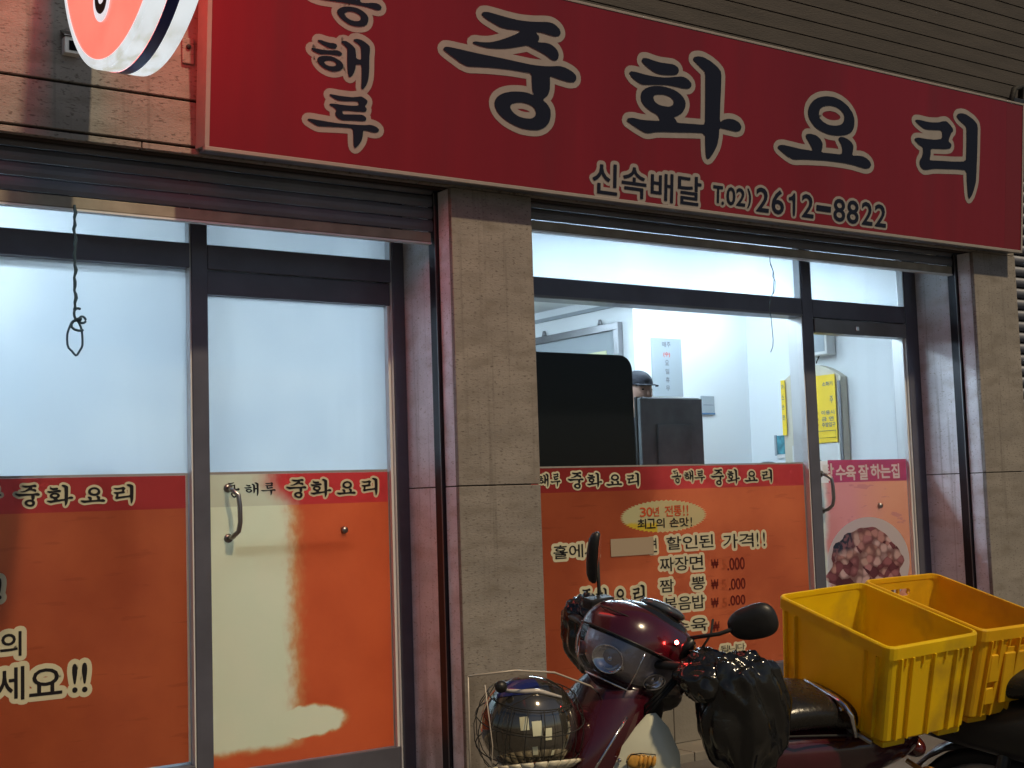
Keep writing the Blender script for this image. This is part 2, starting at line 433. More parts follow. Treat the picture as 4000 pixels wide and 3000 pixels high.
def shape_into(mb, kind, ch, box, grow, put, lift, embolden=0):
    """fit glyph ch into box (u0,u1,v0,v1); swell its outline by grow metres with round corners; put(u,v,w) places it on its surface"""
    if ch == '1': kind, ch = 'glyph', 'one'
    (fv, ff), (ev, ee) = (text_shape if kind == 'text' else glyph_shape)(ch)
    bx0, bx1, by0, by1 = bounds(fv)
    su = (box[1]-box[0])/max(1e-6, bx1-bx0); sv = (box[3]-box[2])/max(1e-6, by1-by0)
    m_ = lambda v: (box[0]+(v[0]-bx0)*su, box[2]+(v[1]-by0)*sv)
    mb.add([put(*m_(v), lift) for v in fv], ff)
    r = grow+embolden
    if r <= 0: return
    E_ = [m_(v) for v in ev]; n = 12 if r > .012 else 8; k = 0; last = {}
    flip = (put(1, 0, 0)[0]-put(0, 0, 0)[0]) < 0
    for a, b in ee:
        (x0, y0), (x1, y1) = E_[a], E_[b]; d = math.hypot(x1-x0, y1-y0)
        if d < 1e-6: continue
        nx, ny = -(y1-y0)/d*r, (x1-x0)/d*r; k += 1; h = lift-.0006+(k % 25)*.00002
        mb.add([put(x0+nx, y0+ny, h), put(x0-nx, y0-ny, h), put(x1-nx, y1-ny, h), put(x1+nx, y1+ny, h)], [(0, 1, 2, 3)])
        if all(math.hypot(x0-q[0], y0-q[1]) > r*.16 for q in last.get(a, [])) and math.hypot(x0-last.get('p', (9, 9))[0], y0-last.get('p', (9, 9))[1]) > r*.14:
            last['p'] = (x0, y0); h -= .00001
            mb.add([put(x0+r*math.cos(2*math.pi*i/n), y0+r*math.sin(2*math.pi*i/n), h) for i in range(n)], [tuple(range(n))])
def front(Y):      # on a facade-parallel plane facing the street
    return lambda u, v, w: (u, Y-w, v)
# lettering data: outlines in mm on the sign, boxes in metres
GLYPHS = {
  'one': [[(30,0),(44,0),(44,118),(33,118),(26,104),(10,95),(0,93),(0,81),(30,84)]],
  'jung': [[(3351,781),(3361,794),(3386,799),(3427,797),(3490,793),(3563,791),(3643,798),(3729,813),(3762,811),(3795,794),(3806,773),(3796,758),(3769,750),(3736,753),(3692,756),(3661,755),(3666,743),(3678,738),(3680,721),(3669,706),(3715,712),(3748,710),(3781,694),(3797,670),(3792,647),(3777,636),(3755,636),(3722,653),(3673,667),(3640,675),(3611,683),(3566,669),(3503,650),(3451,640),(3390,633),(3344,635),(3316,639),(3306,645),(3323,653),(3359,654),(3410,663),(3461,682),(3512,706),(3554,728),(3572,743),(3548,743),(3501,739),(3459,740),(3418,752),(3376,766)],[(3150,588),(3162,602),(3189,604),(3259,602),(3360,599),(3463,599),(3568,596),(3648,595),(3729,601),(3800,615),(3838,612),(3878,600),(3900,586),(3904,566),(3890,551),(3857,546),(3812,550),(3773,555),(3745,559),(3748,525),(3746,489),(3737,466),(3705,439),(3733,423),(3752,402),(3756,371),(3748,339),(3724,312),(3687,294),(3639,288),(3585,289),(3532,302),(3490,318),(3453,343),(3435,371),(3434,396),(3449,418),(3482,439),(3529,453),(3581,460),(3624,460),(3656,452),(3646,475),(3642,509),(3639,555),(3595,554),(3516,553),(3412,546),(3336,538),(3286,531),(3250,539),(3210,558),(3170,577)],[(3520,378),(3528,395),(3556,406),(3593,411),(3631,407),(3658,395),(3670,375),(3664,354),(3643,341),(3605,338),(3568,342),(3536,357)]],
  'hwa': [[(4311,721),(4318,735),(4343,740),(4377,736),(4427,731),(4484,734),(4524,736),(4553,725),(4560,709),(4551,692),(4525,682),(4474,674),(4429,671),(4389,678),(4355,692),(4327,707)],[(4232,648),(4243,658),(4273,660),(4328,656),(4395,655),(4474,661),(4542,676),(4582,684),(4617,678),(4644,660),(4646,643),(4630,629),(4590,624),(4543,626),(4486,626),(4419,618),(4363,609),(4318,603),(4291,610),(4252,627)],[(4309,544),(4316,569),(4344,590),(4385,606),(4436,614),(4487,613),(4538,606),(4585,586),(4609,557),(4606,526),(4587,499),(4558,480),(4530,468),(4545,455),(4554,443),(4623,449),(4711,455),(4744,459),(4744,554),(4742,642),(4740,730),(4722,740),(4680,764),(4653,780),(4658,794),(4688,804),(4726,805),(4774,793),(4822,771),(4853,747),(4852,658),(4848,569),(4847,484),(4871,500),(4907,512),(4950,513),(4987,502),(5003,482),(4997,463),(4970,452),(4933,453),(4884,455),(4845,457),(4843,412),(4832,362),(4809,324),(4783,292),(4765,283),(4753,299),(4748,356),(4746,415),(4653,407),(4537,394),(4424,382),(4368,367),(4341,366),(4302,378),(4252,397),(4222,409),(4229,423),(4262,430),(4323,427),(4395,433),(4439,438),(4431,455),(4416,468),(4377,479),(4338,497),(4315,520)],[(4391,548),(4400,564),(4431,571),(4470,574),(4505,568),(4528,554),(4526,532),(4500,517),(4460,515),(4427,518),(4401,530)]],
  'yo': [[(5506,632),(5516,665),(5546,697),(5590,721),(5651,736),(5713,739),(5770,729),(5822,707),(5863,674),(5882,637),(5879,593),(5860,563),(5814,541),(5740,528),(5673,527),(5616,536),(5566,552),(5527,582),(5510,606)],[(5592,633),(5602,661),(5635,679),(5686,689),(5737,686),(5777,670),(5800,645),(5795,617),(5773,593),(5722,580),(5666,579),(5621,592),(5595,610)],[(5275,405),(5285,418),(5314,425),(5378,423),(5449,419),(5509,420),(5550,421),(5536,445),(5513,469),(5490,493),(5498,507),(5528,512),(5573,509),(5606,494),(5626,471),(5624,444),(5615,419),(5698,424),(5780,427),(5787,456),(5778,482),(5758,503),(5752,516),(5775,527),(5815,524),(5855,509),(5876,490),(5875,466),(5866,432),(5904,436),(5950,439),(5986,432),(6016,416),(6028,397),(6016,380),(5981,371),(5934,375),(5870,381),(5784,383),(5671,380),(5559,372),(5477,365),(5401,355),(5358,366),(5310,387)]],
  'ri': [[(6408,702),(6422,709),(6455,711),(6506,709),(6557,710),(6626,719),(6666,732),(6700,735),(6730,720),(6760,698),(6761,683),(6746,674),(6732,650),(6720,626),(6724,615),(6744,606),(6748,592),(6733,577),(6687,568),(6629,563),(6555,556),(6556,524),(6548,492),(6551,485),(6643,494),(6759,502),(6888,517),(6890,575),(6890,651),(6888,726),(6859,741),(6817,758),(6790,777),(6801,793),(6834,802),(6875,803),(6917,792),(6960,777),(6997,751),(6996,664),(6995,569),(6991,474),(6987,405),(6970,358),(6950,318),(6924,293),(6911,314),(6900,388),(6894,465),(6818,462),(6701,452),(6587,441),(6530,428),(6496,424),(6473,434),(6456,454),(6458,476),(6477,497),(6487,527),(6484,556),(6453,563),(6425,578),(6405,590),(6416,601),(6452,607),(6514,607),(6594,612),(6660,626),(6658,677),(6581,669),(6507,662),(6467,673),(6434,687)]],
  'dong': [[(2542,789),(2559,795),(2618,794),(2692,803),(2696,793),(2618,780),(2581,777),(2583,750),(2648,757),(2687,761),(2688,743),(2687,734),(2637,727),(2590,723),(2546,721),(2511,719),(2485,712),(2497,705),(2535,700),(2567,701),(2620,704),(2679,707),(2739,708),(2769,707),(2797,703),(2812,703),(2827,709),(2830,719),(2821,729),(2805,732),(2787,731),(2754,723),(2727,721),(2723,734),(2721,749),(2719,765),(2725,767),(2722,776),(2648,767),(2606,762),(2600,772),(2553,779)],[(2615,657),(2617,669),(2629,680),(2649,690),(2679,695),(2709,695),(2736,688),(2758,675),(2767,661),(2765,642),(2753,627),(2732,619),(2705,615),(2678,617),(2654,626),(2633,637)],[(2650,658),(2656,667),(2671,673),(2692,675),(2713,671),(2728,663),(2731,652),(2722,641),(2704,636),(2680,638),(2662,645)]],
  'hae': [[(2526,521),(2531,527),(2545,528),(2562,525),(2583,523),(2603,525),(2616,522),(2619,513),(2612,504),(2598,500),(2577,501),(2560,506),(2542,513)],[(2497,484),(2505,489),(2522,489),(2551,488),(2583,491),(2618,498),(2636,494),(2644,485),(2638,477),(2622,475),(2595,475),(2566,472),(2543,467),(2523,471),(2508,476)],[(2526,440),(2530,451),(2543,460),(2569,466),(2596,467),(2622,460),(2642,450),(2651,438),(2647,424),(2635,413),(2612,405),(2585,404),(2559,411),(2538,423)],[(2558,437),(2567,445),(2584,449),(2605,448),(2616,441),(2615,431),(2604,426),(2585,424),(2567,428)],[(2637,534),(2642,541),(2659,544),(2677,538),(2695,528),(2706,516),(2709,496),(2711,476),(2731,474),(2735,478),(2734,508),(2731,531),(2716,542),(2697,550),(2696,556),(2712,562),(2733,561),(2755,553),(2774,541),(2777,528),(2774,487),(2775,434),(2773,401),(2765,373),(2750,352),(2742,349),(2737,355),(2739,388),(2737,454),(2727,454),(2709,451),(2708,431),(2699,408),(2685,392),(2677,393),(2672,410),(2668,444),(2668,497),(2667,513),(2653,524)]],
  'ru': [[(2585,300),(2591,305),(2606,305),(2635,304),(2670,305),(2701,307),(2718,311),(2732,315),(2742,316),(2754,311),(2770,302),(2769,291),(2757,277),(2767,267),(2765,256),(2755,252),(2719,249),(2683,247),(2650,244),(2650,234),(2654,227),(2684,231),(2719,235),(2741,238),(2753,236),(2765,228),(2766,218),(2756,212),(2720,209),(2684,206),(2651,202),(2632,206),(2619,217),(2616,228),(2621,239),(2617,246),(2603,253),(2586,259),(2593,265),(2612,267),(2647,267),(2688,269),(2726,274),(2727,285),(2723,293),(2694,290),(2659,285),(2630,283),(2611,288)],[(2486,182),(2493,187),(2509,188),(2544,187),(2590,186),(2637,186),(2685,189),(2732,192),(2761,195),(2781,199),(2798,199),(2817,194),(2830,185),(2828,176),(2815,170),(2798,169),(2776,172),(2752,173),(2751,151),(2746,127),(2732,106),(2717,91),(2710,93),(2706,109),(2705,141),(2702,174),(2661,173),(2614,169),(2567,165),(2539,162),(2521,167),(2500,176)]],
}
SIGN_TEXT = [('신', 4.016, 4.168, 0.033, 0.181), ('속', 4.199, 4.355, 0.033, 0.181), ('배', 4.388, 4.533, 0.032, 0.174), ('달', 4.569, 4.726, 0.034, 0.179), ('T', 4.813, 4.877, 0.063, 0.15), ('.', 4.872, 4.886, 0.057, 0.071), ('0', 4.907, 4.968, 0.061, 0.152), ('2', 4.977, 5.039, 0.063, 0.153), (')', 5.058, 5.082, 0.056, 0.158), ('2', 5.124, 5.215, 0.047, 0.173), ('6', 5.241, 5.33, 0.046, 0.173), ('1', 5.37, 5.417, 0.049, 0.168), ('2', 5.472, 5.561, 0.049, 0.173), ('-', 5.588, 5.7, 0.095, 0.122), ('8', 5.725, 5.817, 0.05, 0.174), ('8', 5.836, 5.929, 0.048, 0.176), ('2', 5.959, 6.047, 0.051, 0.178), ('2', 6.07, 6.163, 0.051, 0.176)]
POSTER_TEXT = {'left_banner': [('jung', 1.448, 1.547, 1.424, 1.514), ('hwa', 1.574, 1.683, 1.423, 1.511), ('yo', 1.712, 1.816, 1.433, 1.498), ('ri', 1.851, 1.938, 1.424, 1.508), ('ru', 1.333, 1.396, 1.452, 1.507)], 'door_banner': [('dong', 2.354, 2.42, 1.436, 1.505), ('hae', 2.442, 2.512, 1.441, 1.503), ('ru', 2.522, 2.595, 1.442, 1.502), ('jung', 2.647, 2.749, 1.427, 1.515), ('hwa', 2.769, 2.876, 1.427, 1.513), ('yo', 2.903, 3.004, 1.437, 1.5), ('ri', 3.035, 3.122, 1.428, 1.513)], 'right_banner': [('hae', 4.062, 4.133, 1.447, 1.516), ('ru', 4.144, 4.209, 1.445, 1.517), ('jung', 4.257, 4.362, 1.433, 1.521), ('hwa', 4.384, 4.487, 1.436, 1.516), ('yo', 4.513, 4.625, 1.443, 1.505), ('ri', 4.657, 4.745, 1.433, 1.512), ('dong', 4.978, 5.051, 1.446, 1.52), ('hae', 5.072, 5.142, 1.45, 1.518), ('ru', 5.146, 5.23, 1.449, 1.517), ('jung', 5.274, 5.377, 1.429, 1.522), ('hwa', 5.399, 5.5, 1.433, 1.52), ('yo', 5.537, 5.644, 1.444, 1.508), ('ri', 5.677, 5.763, 1.435, 1.516)], 'left_text': [('의', 1.391, 1.472, 0.829, 0.924), ('세', 1.373, 1.483, 0.654, 0.784), ('요', 1.504, 1.633, 0.661, 0.766), ('!', 1.668, 1.703, 0.658, 0.773), ('!', 1.708, 1.744, 0.656, 0.774), ('!', 1.373, 1.402, 1.058, 1.141)], 'right_text': [('홀에서', 4.143, 4.448, 1.073, 1.142), ('할인된', 4.916, 5.278, 1.083, 1.154), ('가격!!', 5.341, 5.699, 1.069, 1.149), ('짜장면', 4.863, 5.192, 0.965, 1.041), ('짬', 4.861, 4.961, 0.853, 0.922), ('뽕', 5.094, 5.194, 0.853, 0.923), ('볶음밥', 4.881, 5.192, 0.749, 0.822), ('탕수육', 4.791, 5.206, 0.623, 0.695), ('됩니다', 5.287, 5.483, 0.493, 0.528)], 'right_glyph': [('jung', 4.301, 4.393, 0.8, 0.908), ('hwa', 4.413, 4.507, 0.81, 0.906), ('yo', 4.526, 4.626, 0.807, 0.893), ('ri', 4.666, 4.752, 0.804, 0.906)], 'right_price': [('₩', 5.249, 5.302, 0.964, 1.012), ('5', 5.328, 5.364, 0.953, 1.009), ('.000', 5.369, 5.509, 0.945, 1.014), ('₩', 5.242, 5.295, 0.848, 0.9), ('5', 5.321, 5.357, 0.844, 0.896), ('.000', 5.375, 5.507, 0.834, 0.896), ('₩', 5.236, 5.289, 0.745, 0.797), ('5', 5.32, 5.355, 0.74, 0.792), ('.000', 5.365, 5.501, 0.746, 0.801), ('₩', 5.232, 5.289, 0.613, 0.665)], 'burst': [('30년', 4.738, 4.879, 1.27, 1.32), ('전통!!', 4.917, 5.1, 1.266, 1.324), ('최고의', 4.718, 4.917, 1.206, 1.257), ('손맛!', 4.947, 5.127, 1.207, 1.255)], 'burst_box': (4.599, 5.234, 1.178, 1.358), 'patch_box': (4.547, 4.827, 1.065, 1.159), 'door2': [('탕', 6.2, 6.292, 1.438, 1.54), ('수', 6.312, 6.396, 1.439, 1.528), ('육', 6.401, 6.49, 1.438, 1.527), ('잘', 6.517, 6.608, 1.439, 1.529), ('하', 6.63, 6.717, 1.444, 1.531), ('는', 6.722, 6.815, 1.446, 1.526), ('집', 6.827, 6.899, 1.444, 1.532)], 'plate': (6.191, 6.951, 0.673, 1.201), 'banner2': (6.231, 7.0, 1.42, 1.561)}
# ================================================================== SETTING
g = MB(); g.add([(-60, -60, 0), (80, -60, 0), (80, 30, 0), (-60, 30, 0)], [(0, 1, 2, 3)])
struct(g.obj('ground', M['asphalt']))
# low tiled step along the shop front
st = empty('front_step', (0, 0, 0), 'low worn tile step along the foot of the shop front', 'step')
for i in range(18):
    x0 = -1.2+i*.5
    B('tile', M['paving'], st, x0+.003, x0+.497, -.30, .0, -.02, .045, .004)

# interior shell of the restaurant (white rooms)
B('interior_floor', M['floor_in'], None, -1.6, 7.6, .12, 6.2, -.02, .05)['kind'] = 'structure'
B('interior_ceiling', M['white_wall'], None, -1.6, 7.6, .12, 6.2, 2.86, 2.95)['kind'] = 'structure'
B('interior_wall_left', M['white_wall'], None, -1.7, -1.6, .12, 6.2, .0, 2.95)['kind'] = 'structure'
B('interior_wall_back', M['white_wall'], None, -1.6, 7.6, 6.2, 6.3, .0, 2.95)['kind'] = 'structure'
B('interior_wall_right', M['white_wall'], None, 7.40, 7.60, .12, 1.8, .05, 2.86)['kind'] = 'structure'
B('interior_partition', M['white_wall'], None, 6.266, 7.60, 1.8, 6.2, .05, 2.86)['kind'] = 'structure'
# thin cornice along the partition
cn = MB(); cn.box(6.236, 6.264, 1.8, 6.1, 2.775, 2.80); tag(cn.obj('cable_trunk', M['paperg']), 'thin grey cable trunk running along the white wall above the framed picture', 'cable trunk')

# ceiling lamps of the restaurant (lit)
TUBES = {k: mat('lit_tube', (1, 1, 1), .5, emit=(.66, .84, 1.0), estr=k) for k in (70, 28, 15)}
def ceiling_lamp(x, y, label, power=70):
    o = empty('ceiling_lamp', (x, y, 2.86), label, 'ceiling lamp', 'lit fluorescent lamps on the restaurant ceiling')
    MB().box(-.62, .62, -.16, .16, -.04, 0, .006).obj('housing', M['white'], o)
    for k in (-.08, .08):
        MB().tube([(-.58, k, -.062), (.58, k, -.062)], .018, 10).obj('tube', TUBES[power], o)
    return o
ceiling_lamp(4.55, .95, 'lit twin tube lamp on the ceiling behind the upper glass of the menu window')
ceiling_lamp(.75, .75, 'lit twin tube lamp on the ceiling behind the far left upper glass')
ceiling_lamp(4.4, 3.4, 'lit twin tube lamp deep in the room, nearest the framed picture')
ceiling_lamp(2.4, 2.2, 'lit twin tube lamp on the ceiling behind the left glass door')
ceiling_lamp(6.65, 1.40, 'added lit twin tube lamp on the ceiling, brightening the white partition right behind it', 15)  # unseen lamp, added to brighten the right-hand walls
ceiling_lamp(5.0, 2.7, 'added lit twin tube lamp brightening the deep room close to the white partition', 28)  # unseen lamp, added to lift the deep room and the picture wall
ceiling_lamp(5.90, .90, 'lit twin tube lamp on the ceiling behind the clear right window, nearest the food door')

# ------------------------------------------------------------------ stone pillars
def slab(par, x0, x1, y0, y1, z0, z1, m='stone'):
    return B('stone_slab', M[m], par, x0, x1, y0, y1, z0, z1, .0025)
def pillar(x0, x1, label, group='beige granite pillars of the shop front'):
    p = empty('stone_pillar', ((x0+x1)/2, -.25, 0), label, 'pillar', group)
    def S(a, b, c, d, e, f, m='stone'):
        o = slab(p, a-p.location.x, b-p.location.x, c+.25, d+.25, e, f, m); return o
    core = MB().box(x0+.03-p.location.x, x1-.03-p.location.x, -.47+.25, .12+.25, 0, 2.834).obj('core', M['joint'], p)
    for z0, z1 in ((0.045, 1.454), (1.459, 2.834)):
        S(x0-.004, x1+.004, -.50, -.473, z0, z1)
        S(x0, x0+.027, -.4705, -.378, z0, z1, 'stone_lit_side'); S(x0, x0+.027, -.310, .06, z0, z1, 'stone_lit_side')
        S(x1-.027, x1, -.4705, -.378, z0, z1, 'stone_lit_side'); S(x1-.027, x1, -.310, .06, z0, z1, 'stone_lit_side')
    return p
pillar(3.272, 3.72, 'beige granite pillar between the left glass door and the menu window')
pillar(7.112, 7.535, 'beige granite pillar at the right end of the shop, beside the dark shutter')
pillar(-.75, -.30, 'beige granite pillar at the left end of the shop')

# stone wall over the windows
lw = empty('stone_lintel_wall', (0, -.45, 2.836), 'beige granite wall above the windows behind the signboards', 'wall')
def lpan(x0, x1, z0, z1): B('stone_panel', M['stone'], lw, x0, x1, -.05, -.02, z0-2.836, z1-2.836, .003)
MB().box(-3, 7.53, -.018, .06, .002, 2.6).obj('backing', M['joint'], lw)
xs = [-3, -1.6, -.2, .52, 1.815, 3.1, 4.4, 5.7, 7.535]
for a, b in zip(xs[:-1], xs[1:]): lpan(a+.002, b-.002, 2.836, 2.862)
xs = [-3, -.9, .45, 2.6, 4.6, 6.2, 7.535]
for z0, z1 in ((2.872, 3.055), (3.065, 3.50), (3.51, 3.78)):
    for a, b in zip(xs[:-1], xs[1:]): lpan(a+.003, b-.003, z0, z1)
# soffit lining behind the wall edge
B('lintel_soffit', M['siding'], lw, -3, 7.53, .0, .03, .0, .5)
# dark plank siding above the sign
sd = empty('upper_siding', (0, -.40, 3.79), 'dark horizontal plank cladding of the floor above the sign', 'cladding')
for i in range(26):
    z = i*.092
    o = MB(); o.add([(-3, -.106, z), (13, -.106, z), (13, -.102, z+.087), (-3, -.102, z+.087), (-3, .0, z), (13, .0, z), (13, .0, z+.087), (-3, .0, z+.087)],
        [(0, 1, 2, 3), (4, 7, 6, 5), (0, 4, 5, 1), (3, 2, 6, 7), (0, 3, 7, 4), (1, 5, 6, 2)]); o.obj('plank', M['siding'], sd)
# next building with rolled-down shutter at the right
ns = empty('neighbour_shutter', (7.56, -.22, 0), 'closed dark roller shutter of the neighbouring unit at the right edge', 'shutter')
for i in range(52):
    z = i*.075
    MB().tube([(0, 0, z+.037), (4.5, 0, z+.037)], .034, 8).obj('slat', M['shutter'], ns) if i % 1 == 0 else None
nb = empty('neighbour_wall', (7.56, -.15, 0), 'dark wall behind the neighbouring shutter', 'wall')
B('wall_panel', M['siding'], nb, 0, 6, .0, .3, 0, 3.78)
bk = empty('corner_bracket', (7.40, -.62, 3.78), 'dark metal bracket standing above the right end of the red sign', 'bracket')
MB().tube([(0, .0, -.03), (.03, -.03, .10), (.12, -.02, .13), (.2, .05, .05)], .018, 8).obj('arm', M['rubber'], bk)
B('plate', M['blackp'], bk, .02, .16, -.02, .06, -.04, .05, .005)

# ------------------------------------------------------------------ shop windows and doors
def member(par, x0, x1, z0, z1, y0=-.05, y1=.08, m='alu_dark', lit_side=True):
    B('frame_bar', M[m], par, x0, x1, y0, y1, z0, z1, .003)
    if lit_side and z1-z0 > x1-x0: B('lit_side_strip', M['alu_light'], par, x0-.007, x0-.0005, -.042, .07, z0+.004, z1-.004)  # pale strip over the left face, its brightness from interior light put into the colour
def pane(par, x0, x1, z0, z1, frosted):
    MB().box(x0, x1, -.003, .003, z0, z1).obj('pane', M['glass'], par)
    if frosted:
        f = MB(); f.add([(x0, .0045, z0), (x1, .0045, z0), (x1, .0045, z1), (x0, .0045, z1)], [(0, 1, 2, 3)]); f.obj('frosted_film', M['frost'], par)
# left bay
wl = empty('shop_window', (0, 0, 0), 'wide frosted shop window left of the bleached glass door', 'window')
member(wl, -.30, -.22, .045, 2.86); member(wl, 2.191, 2.266, .045, 2.86)
for z0, z1 in ((.045, .300), (2.452, 2.562), (2.70, 2.86)):
    member(wl, -.22, 2.184, z0, z1, lit_side=False)
pane(wl, -.22, 2.191, .300, 2.452, True); pane(wl, -.22, 2.191, 2.562, 2.70, True)
def door(x0, x1, label, zt, hx, rail_m):
    d = empty('glass_door', ((x0+x1)/2, 0, 0), label, 'door'); ox = d.location.x
    X0, X1 = x0-ox, x1-ox
    B('bottom_rail', M['alu_dark'], d, X0, X1, -.035, .03, .052, .249, .003)
    B('top_rail', M[rail_m], d, X0, X1, -.055 if rail_m == 'alu_grey' else -.035, .03, zt, zt+.108 if rail_m == 'alu_dark' else zt+.088, .004)
    MB().box(X0, X1, -.003, .003, .249, zt).obj('pane', M['glass'], d)
    B('hinge_stile', M['alu_light'], d, X1-.014, X1-.001, -.03, .028, .249, zt)
    h = MB(); hx -= ox
    zs = (1.468, 1.268)
    h.tube([(hx-.02, -.008, zs[0]+.012), (hx-.02, -.05, zs[0]+.004), (hx, -.075, zs[0]-.02), (hx+.005, -.078, zs[0]-.07), (hx+.006, -.078, zs[1]+.06), (hx, -.072, zs[1]+.02), (hx-.018, -.05, zs[1]-.004), (hx-.022, -.008, zs[1]-.01)], .011, 10)
    h.tube([(hx-.02, -.004, zs[0]+.012), (hx-.02, -.014, zs[0]+.012)], .02, 12); h.tube([(hx-.022, -.004, zs[1]-.01), (hx-.022, -.014, zs[1]-.01)], .02, 12)
    h.obj('handle', M['steel'], d)
    return d, ox
d1, ox = door(2.268, 3.198, 'left glass door with bleached orange film', 2.340, 2.385, 'alu_dark')
lk = MB(); lk.tube([(2.938-ox, -.002, 1.272), (2.938-ox, -.022, 1.272)], [.018, .014], 14); lk.obj('lock', M['steel'], d1)
f = MB(); f.add([(2.268-ox, .0045, 1.553), (3.184-ox, .0045, 1.553), (3.184-ox, .0045, 2.34), (2.268-ox, .0045, 2.34)], [(0, 1, 2, 3)]); f.obj('frosted_film', M['frost'], d1)
B('push_bar', M['steel'], d1, 2.40-ox, 2.99-ox, .035, .06, 1.215, 1.245, .004)
fr1 = empty('door_frame', (0, 0, 0), 'dark door frame with frosted transom over the left glass door', 'door frame')
member(fr1, 3.206, 3.272, .045, 2.86)
member(fr1, 2.2665, 3.199, 2.452, 2.562, lit_side=False); member(fr1, 2.2665, 3.199, 2.70, 2.86, lit_side=False)
pane(fr1, 2.266, 3.199, 2.562, 2.70, True)
# right bay
wr = empty('shop_window', (0, 0, 0), 'clear shop window over the orange menu film, right of the middle pillar', 'window')
member(wr, 3.722, 3.79, .32, 2.95); member(wr, 6.045, 6.133, .045, 2.95)
for z0, z1 in ((.32, .40), (2.430, 2.540), (2.86, 2.95)):
    member(wr, 3.79, 6.038, z0, z1, lit_side=False)
B('bottom_lip', M['alu_grey'], wr, 3.79, 6.036, -.056, -.0505, 2.432, 2.444)
pane(wr, 3.79, 6.04, .40, 2.43, False); pane(wr, 3.79, 6.04, 2.54, 2.86, True)
bw = empty('base_wall', (4.9, 0, 0), 'low tiled wall under the menu window', 'wall')
for k in range(4):
    B('stone_slab', M['paving'], bw, -1.176+k*.578, -.602+k*.578, -.06, .08, .046, .318, .003)
d2, ox2 = door(6.140, 6.988, 'right glass door with peeling pink food film', 2.336, 6.195, 'alu_grey')
lk = MB(); lk.tube([(6.695-ox2, -.002, 1.272), (6.695-ox2, -.022, 1.272)], [.018, .014], 14); lk.obj('lock', M['steel'], d2)
B('closer_stud', M['chrome'], d2, 6.50-ox2, 6.53-ox2, -.064, -.055, 2.36, 2.39, .004)
fr2 = empty('door_frame', (0, 0, 0), 'dark door frame with frosted transom over the right glass door', 'door frame')
member(fr2, 6.998, 7.112, .045, 2.95)
member(fr2, 6.1335, 6.99, 2.430, 2.540, lit_side=False); member(fr2, 6.1335, 6.99, 2.86, 2.95, lit_side=False)
pane(fr2, 6.133, 6.99, 2.540, 2.86, True)

# ------------------------------------------------------------------ roller shutters in front of the windows
def roller(x0, x1, zb, n, label):
    r = empty('roller_shutter', (x0, -.345, zb), label, 'shutter', 'rolled up shutters over the shop windows'); w = x1-x0
    sl = None
    prof = [(-.006, .002), (-.012, .018), (-.013, .034), (-.009, .050), (-.003, .056), (.004, .056), (.004, .002)]
    for i in range(n):
        z = .052+i*.058
        if sl is None:
            sl = MB(); sl.loft([[(.0, y, z_) for y, z_ in prof], [(w, y, z_) for y, z_ in prof]], True, False)
            o = sl.obj('slat', M['shutter'], r); sl = o.data; o.location.z = z
        else:
            o = bpy.data.objects.new('slat', sl); COL.objects.link(o); o.parent = r; o.location.z = z
    B('bottom_bar', M['shutter_bar'], r, 0, w-.02, -.016, .012, .0, .046, .003)
    B('bottom_lip', M['alu_light'], r, 0, w-.02, -.018, .020, -.010, -.002)
    return r
roller(-.27, 3.262, 2.598, 8, 'grey roller shutter over the left bay, its worn bar just above the door transom')
roller(3.745, 7.10, 2.712, 6, 'grey roller shutter rolled high over the right bay, bright lit lower lip')
rg = None
for x, lb in ((3.262, 'black vertical shutter guide rail on the left face of the middle pillar'), (7.100, 'black vertical shutter guide rail on the left face of the right pillar'), (3.728, 'black vertical shutter guide rail on the right face of the middle pillar')):
    o = empty('guide_rail', (x, -.344, 0), lb, 'shutter rail', 'vertical shutter guide rails')
    B('channel', M['rail'], o, -.006, .012, -.032, .032, .05, 2.835, .002)
    s_ = MB(); s_.box(-.0085, -.0062, -.030, -.024, .05, 2.83); s_.obj('edge_strip', M['alu_grey'], o)
# shutter housings above (inside the lintel)
hs = empty('shutter_housing', (0, 0, 2.99), 'dark steel housing above the windows that hides the rolled shutters', 'housing')
B('housing_plate', M['shutter'], hs, -.29, 7.11, -.40, .10, .0, .03)
B('housing_back', M['shutter'], hs, -.29, 7.11, .085, .115, -.10, .0)

# ------------------------------------------------------------------ printed films on the glass (posters)
def sheet(name, m, par, x0, x1, z0, z1, Y):
    f = MB(); f.add([(x0, Y, z0), (x1, Y, z0), (x1, Y, z1), (x0, Y, z1)], [(0, 1, 2, 3)]); return f.obj(name, m, par)
def split_item(it):
    """one box per character of a printed word"""
    w = {'!': .42, '.': .42}
    tot = sum(w.get(c, 1) for c in it[0]); u = it[1]; out = []; W = (it[2]-it[1])/tot; H = it[4]-it[3]; one = len(it[0]) == 1
    for c in it[0]:
        cw_ = W*w.get(c, 1); pad = 0 if one else W*.05
        u0, u1 = u+pad, u+cw_-pad
        if c == '!': m_ = (u0+u1)/2; u0, u1 = m_-H*.085, m_+H*.085
        if c == '.': out.append((c, u0, u0+H*.16, it[3], it[3]+H*.16))
        elif c.strip(): out.append((c, u0, u1, it[3], it[4]))
        u += cw_
    return out
def lettering(par, items, Y, kind, halo, ink='ink_film', halo_m='cream_film', bold=.0, name='letter'):
    for it0 in items:
        for it in (split_item(it0) if kind == 'text' else [it0]):
            ho = par
            if halo:
                h = MB(); shape_into(h, kind, it[0], it[1:], halo, front(Y), .0014); ho = h.obj(name, M[halo_m], par)
            i = MB(); shape_into(i, kind, it[0], it[1:], 0, front(Y), .0030, bold); i.obj('letter_face' if halo else name, M[ink], ho)
PY = -.0045
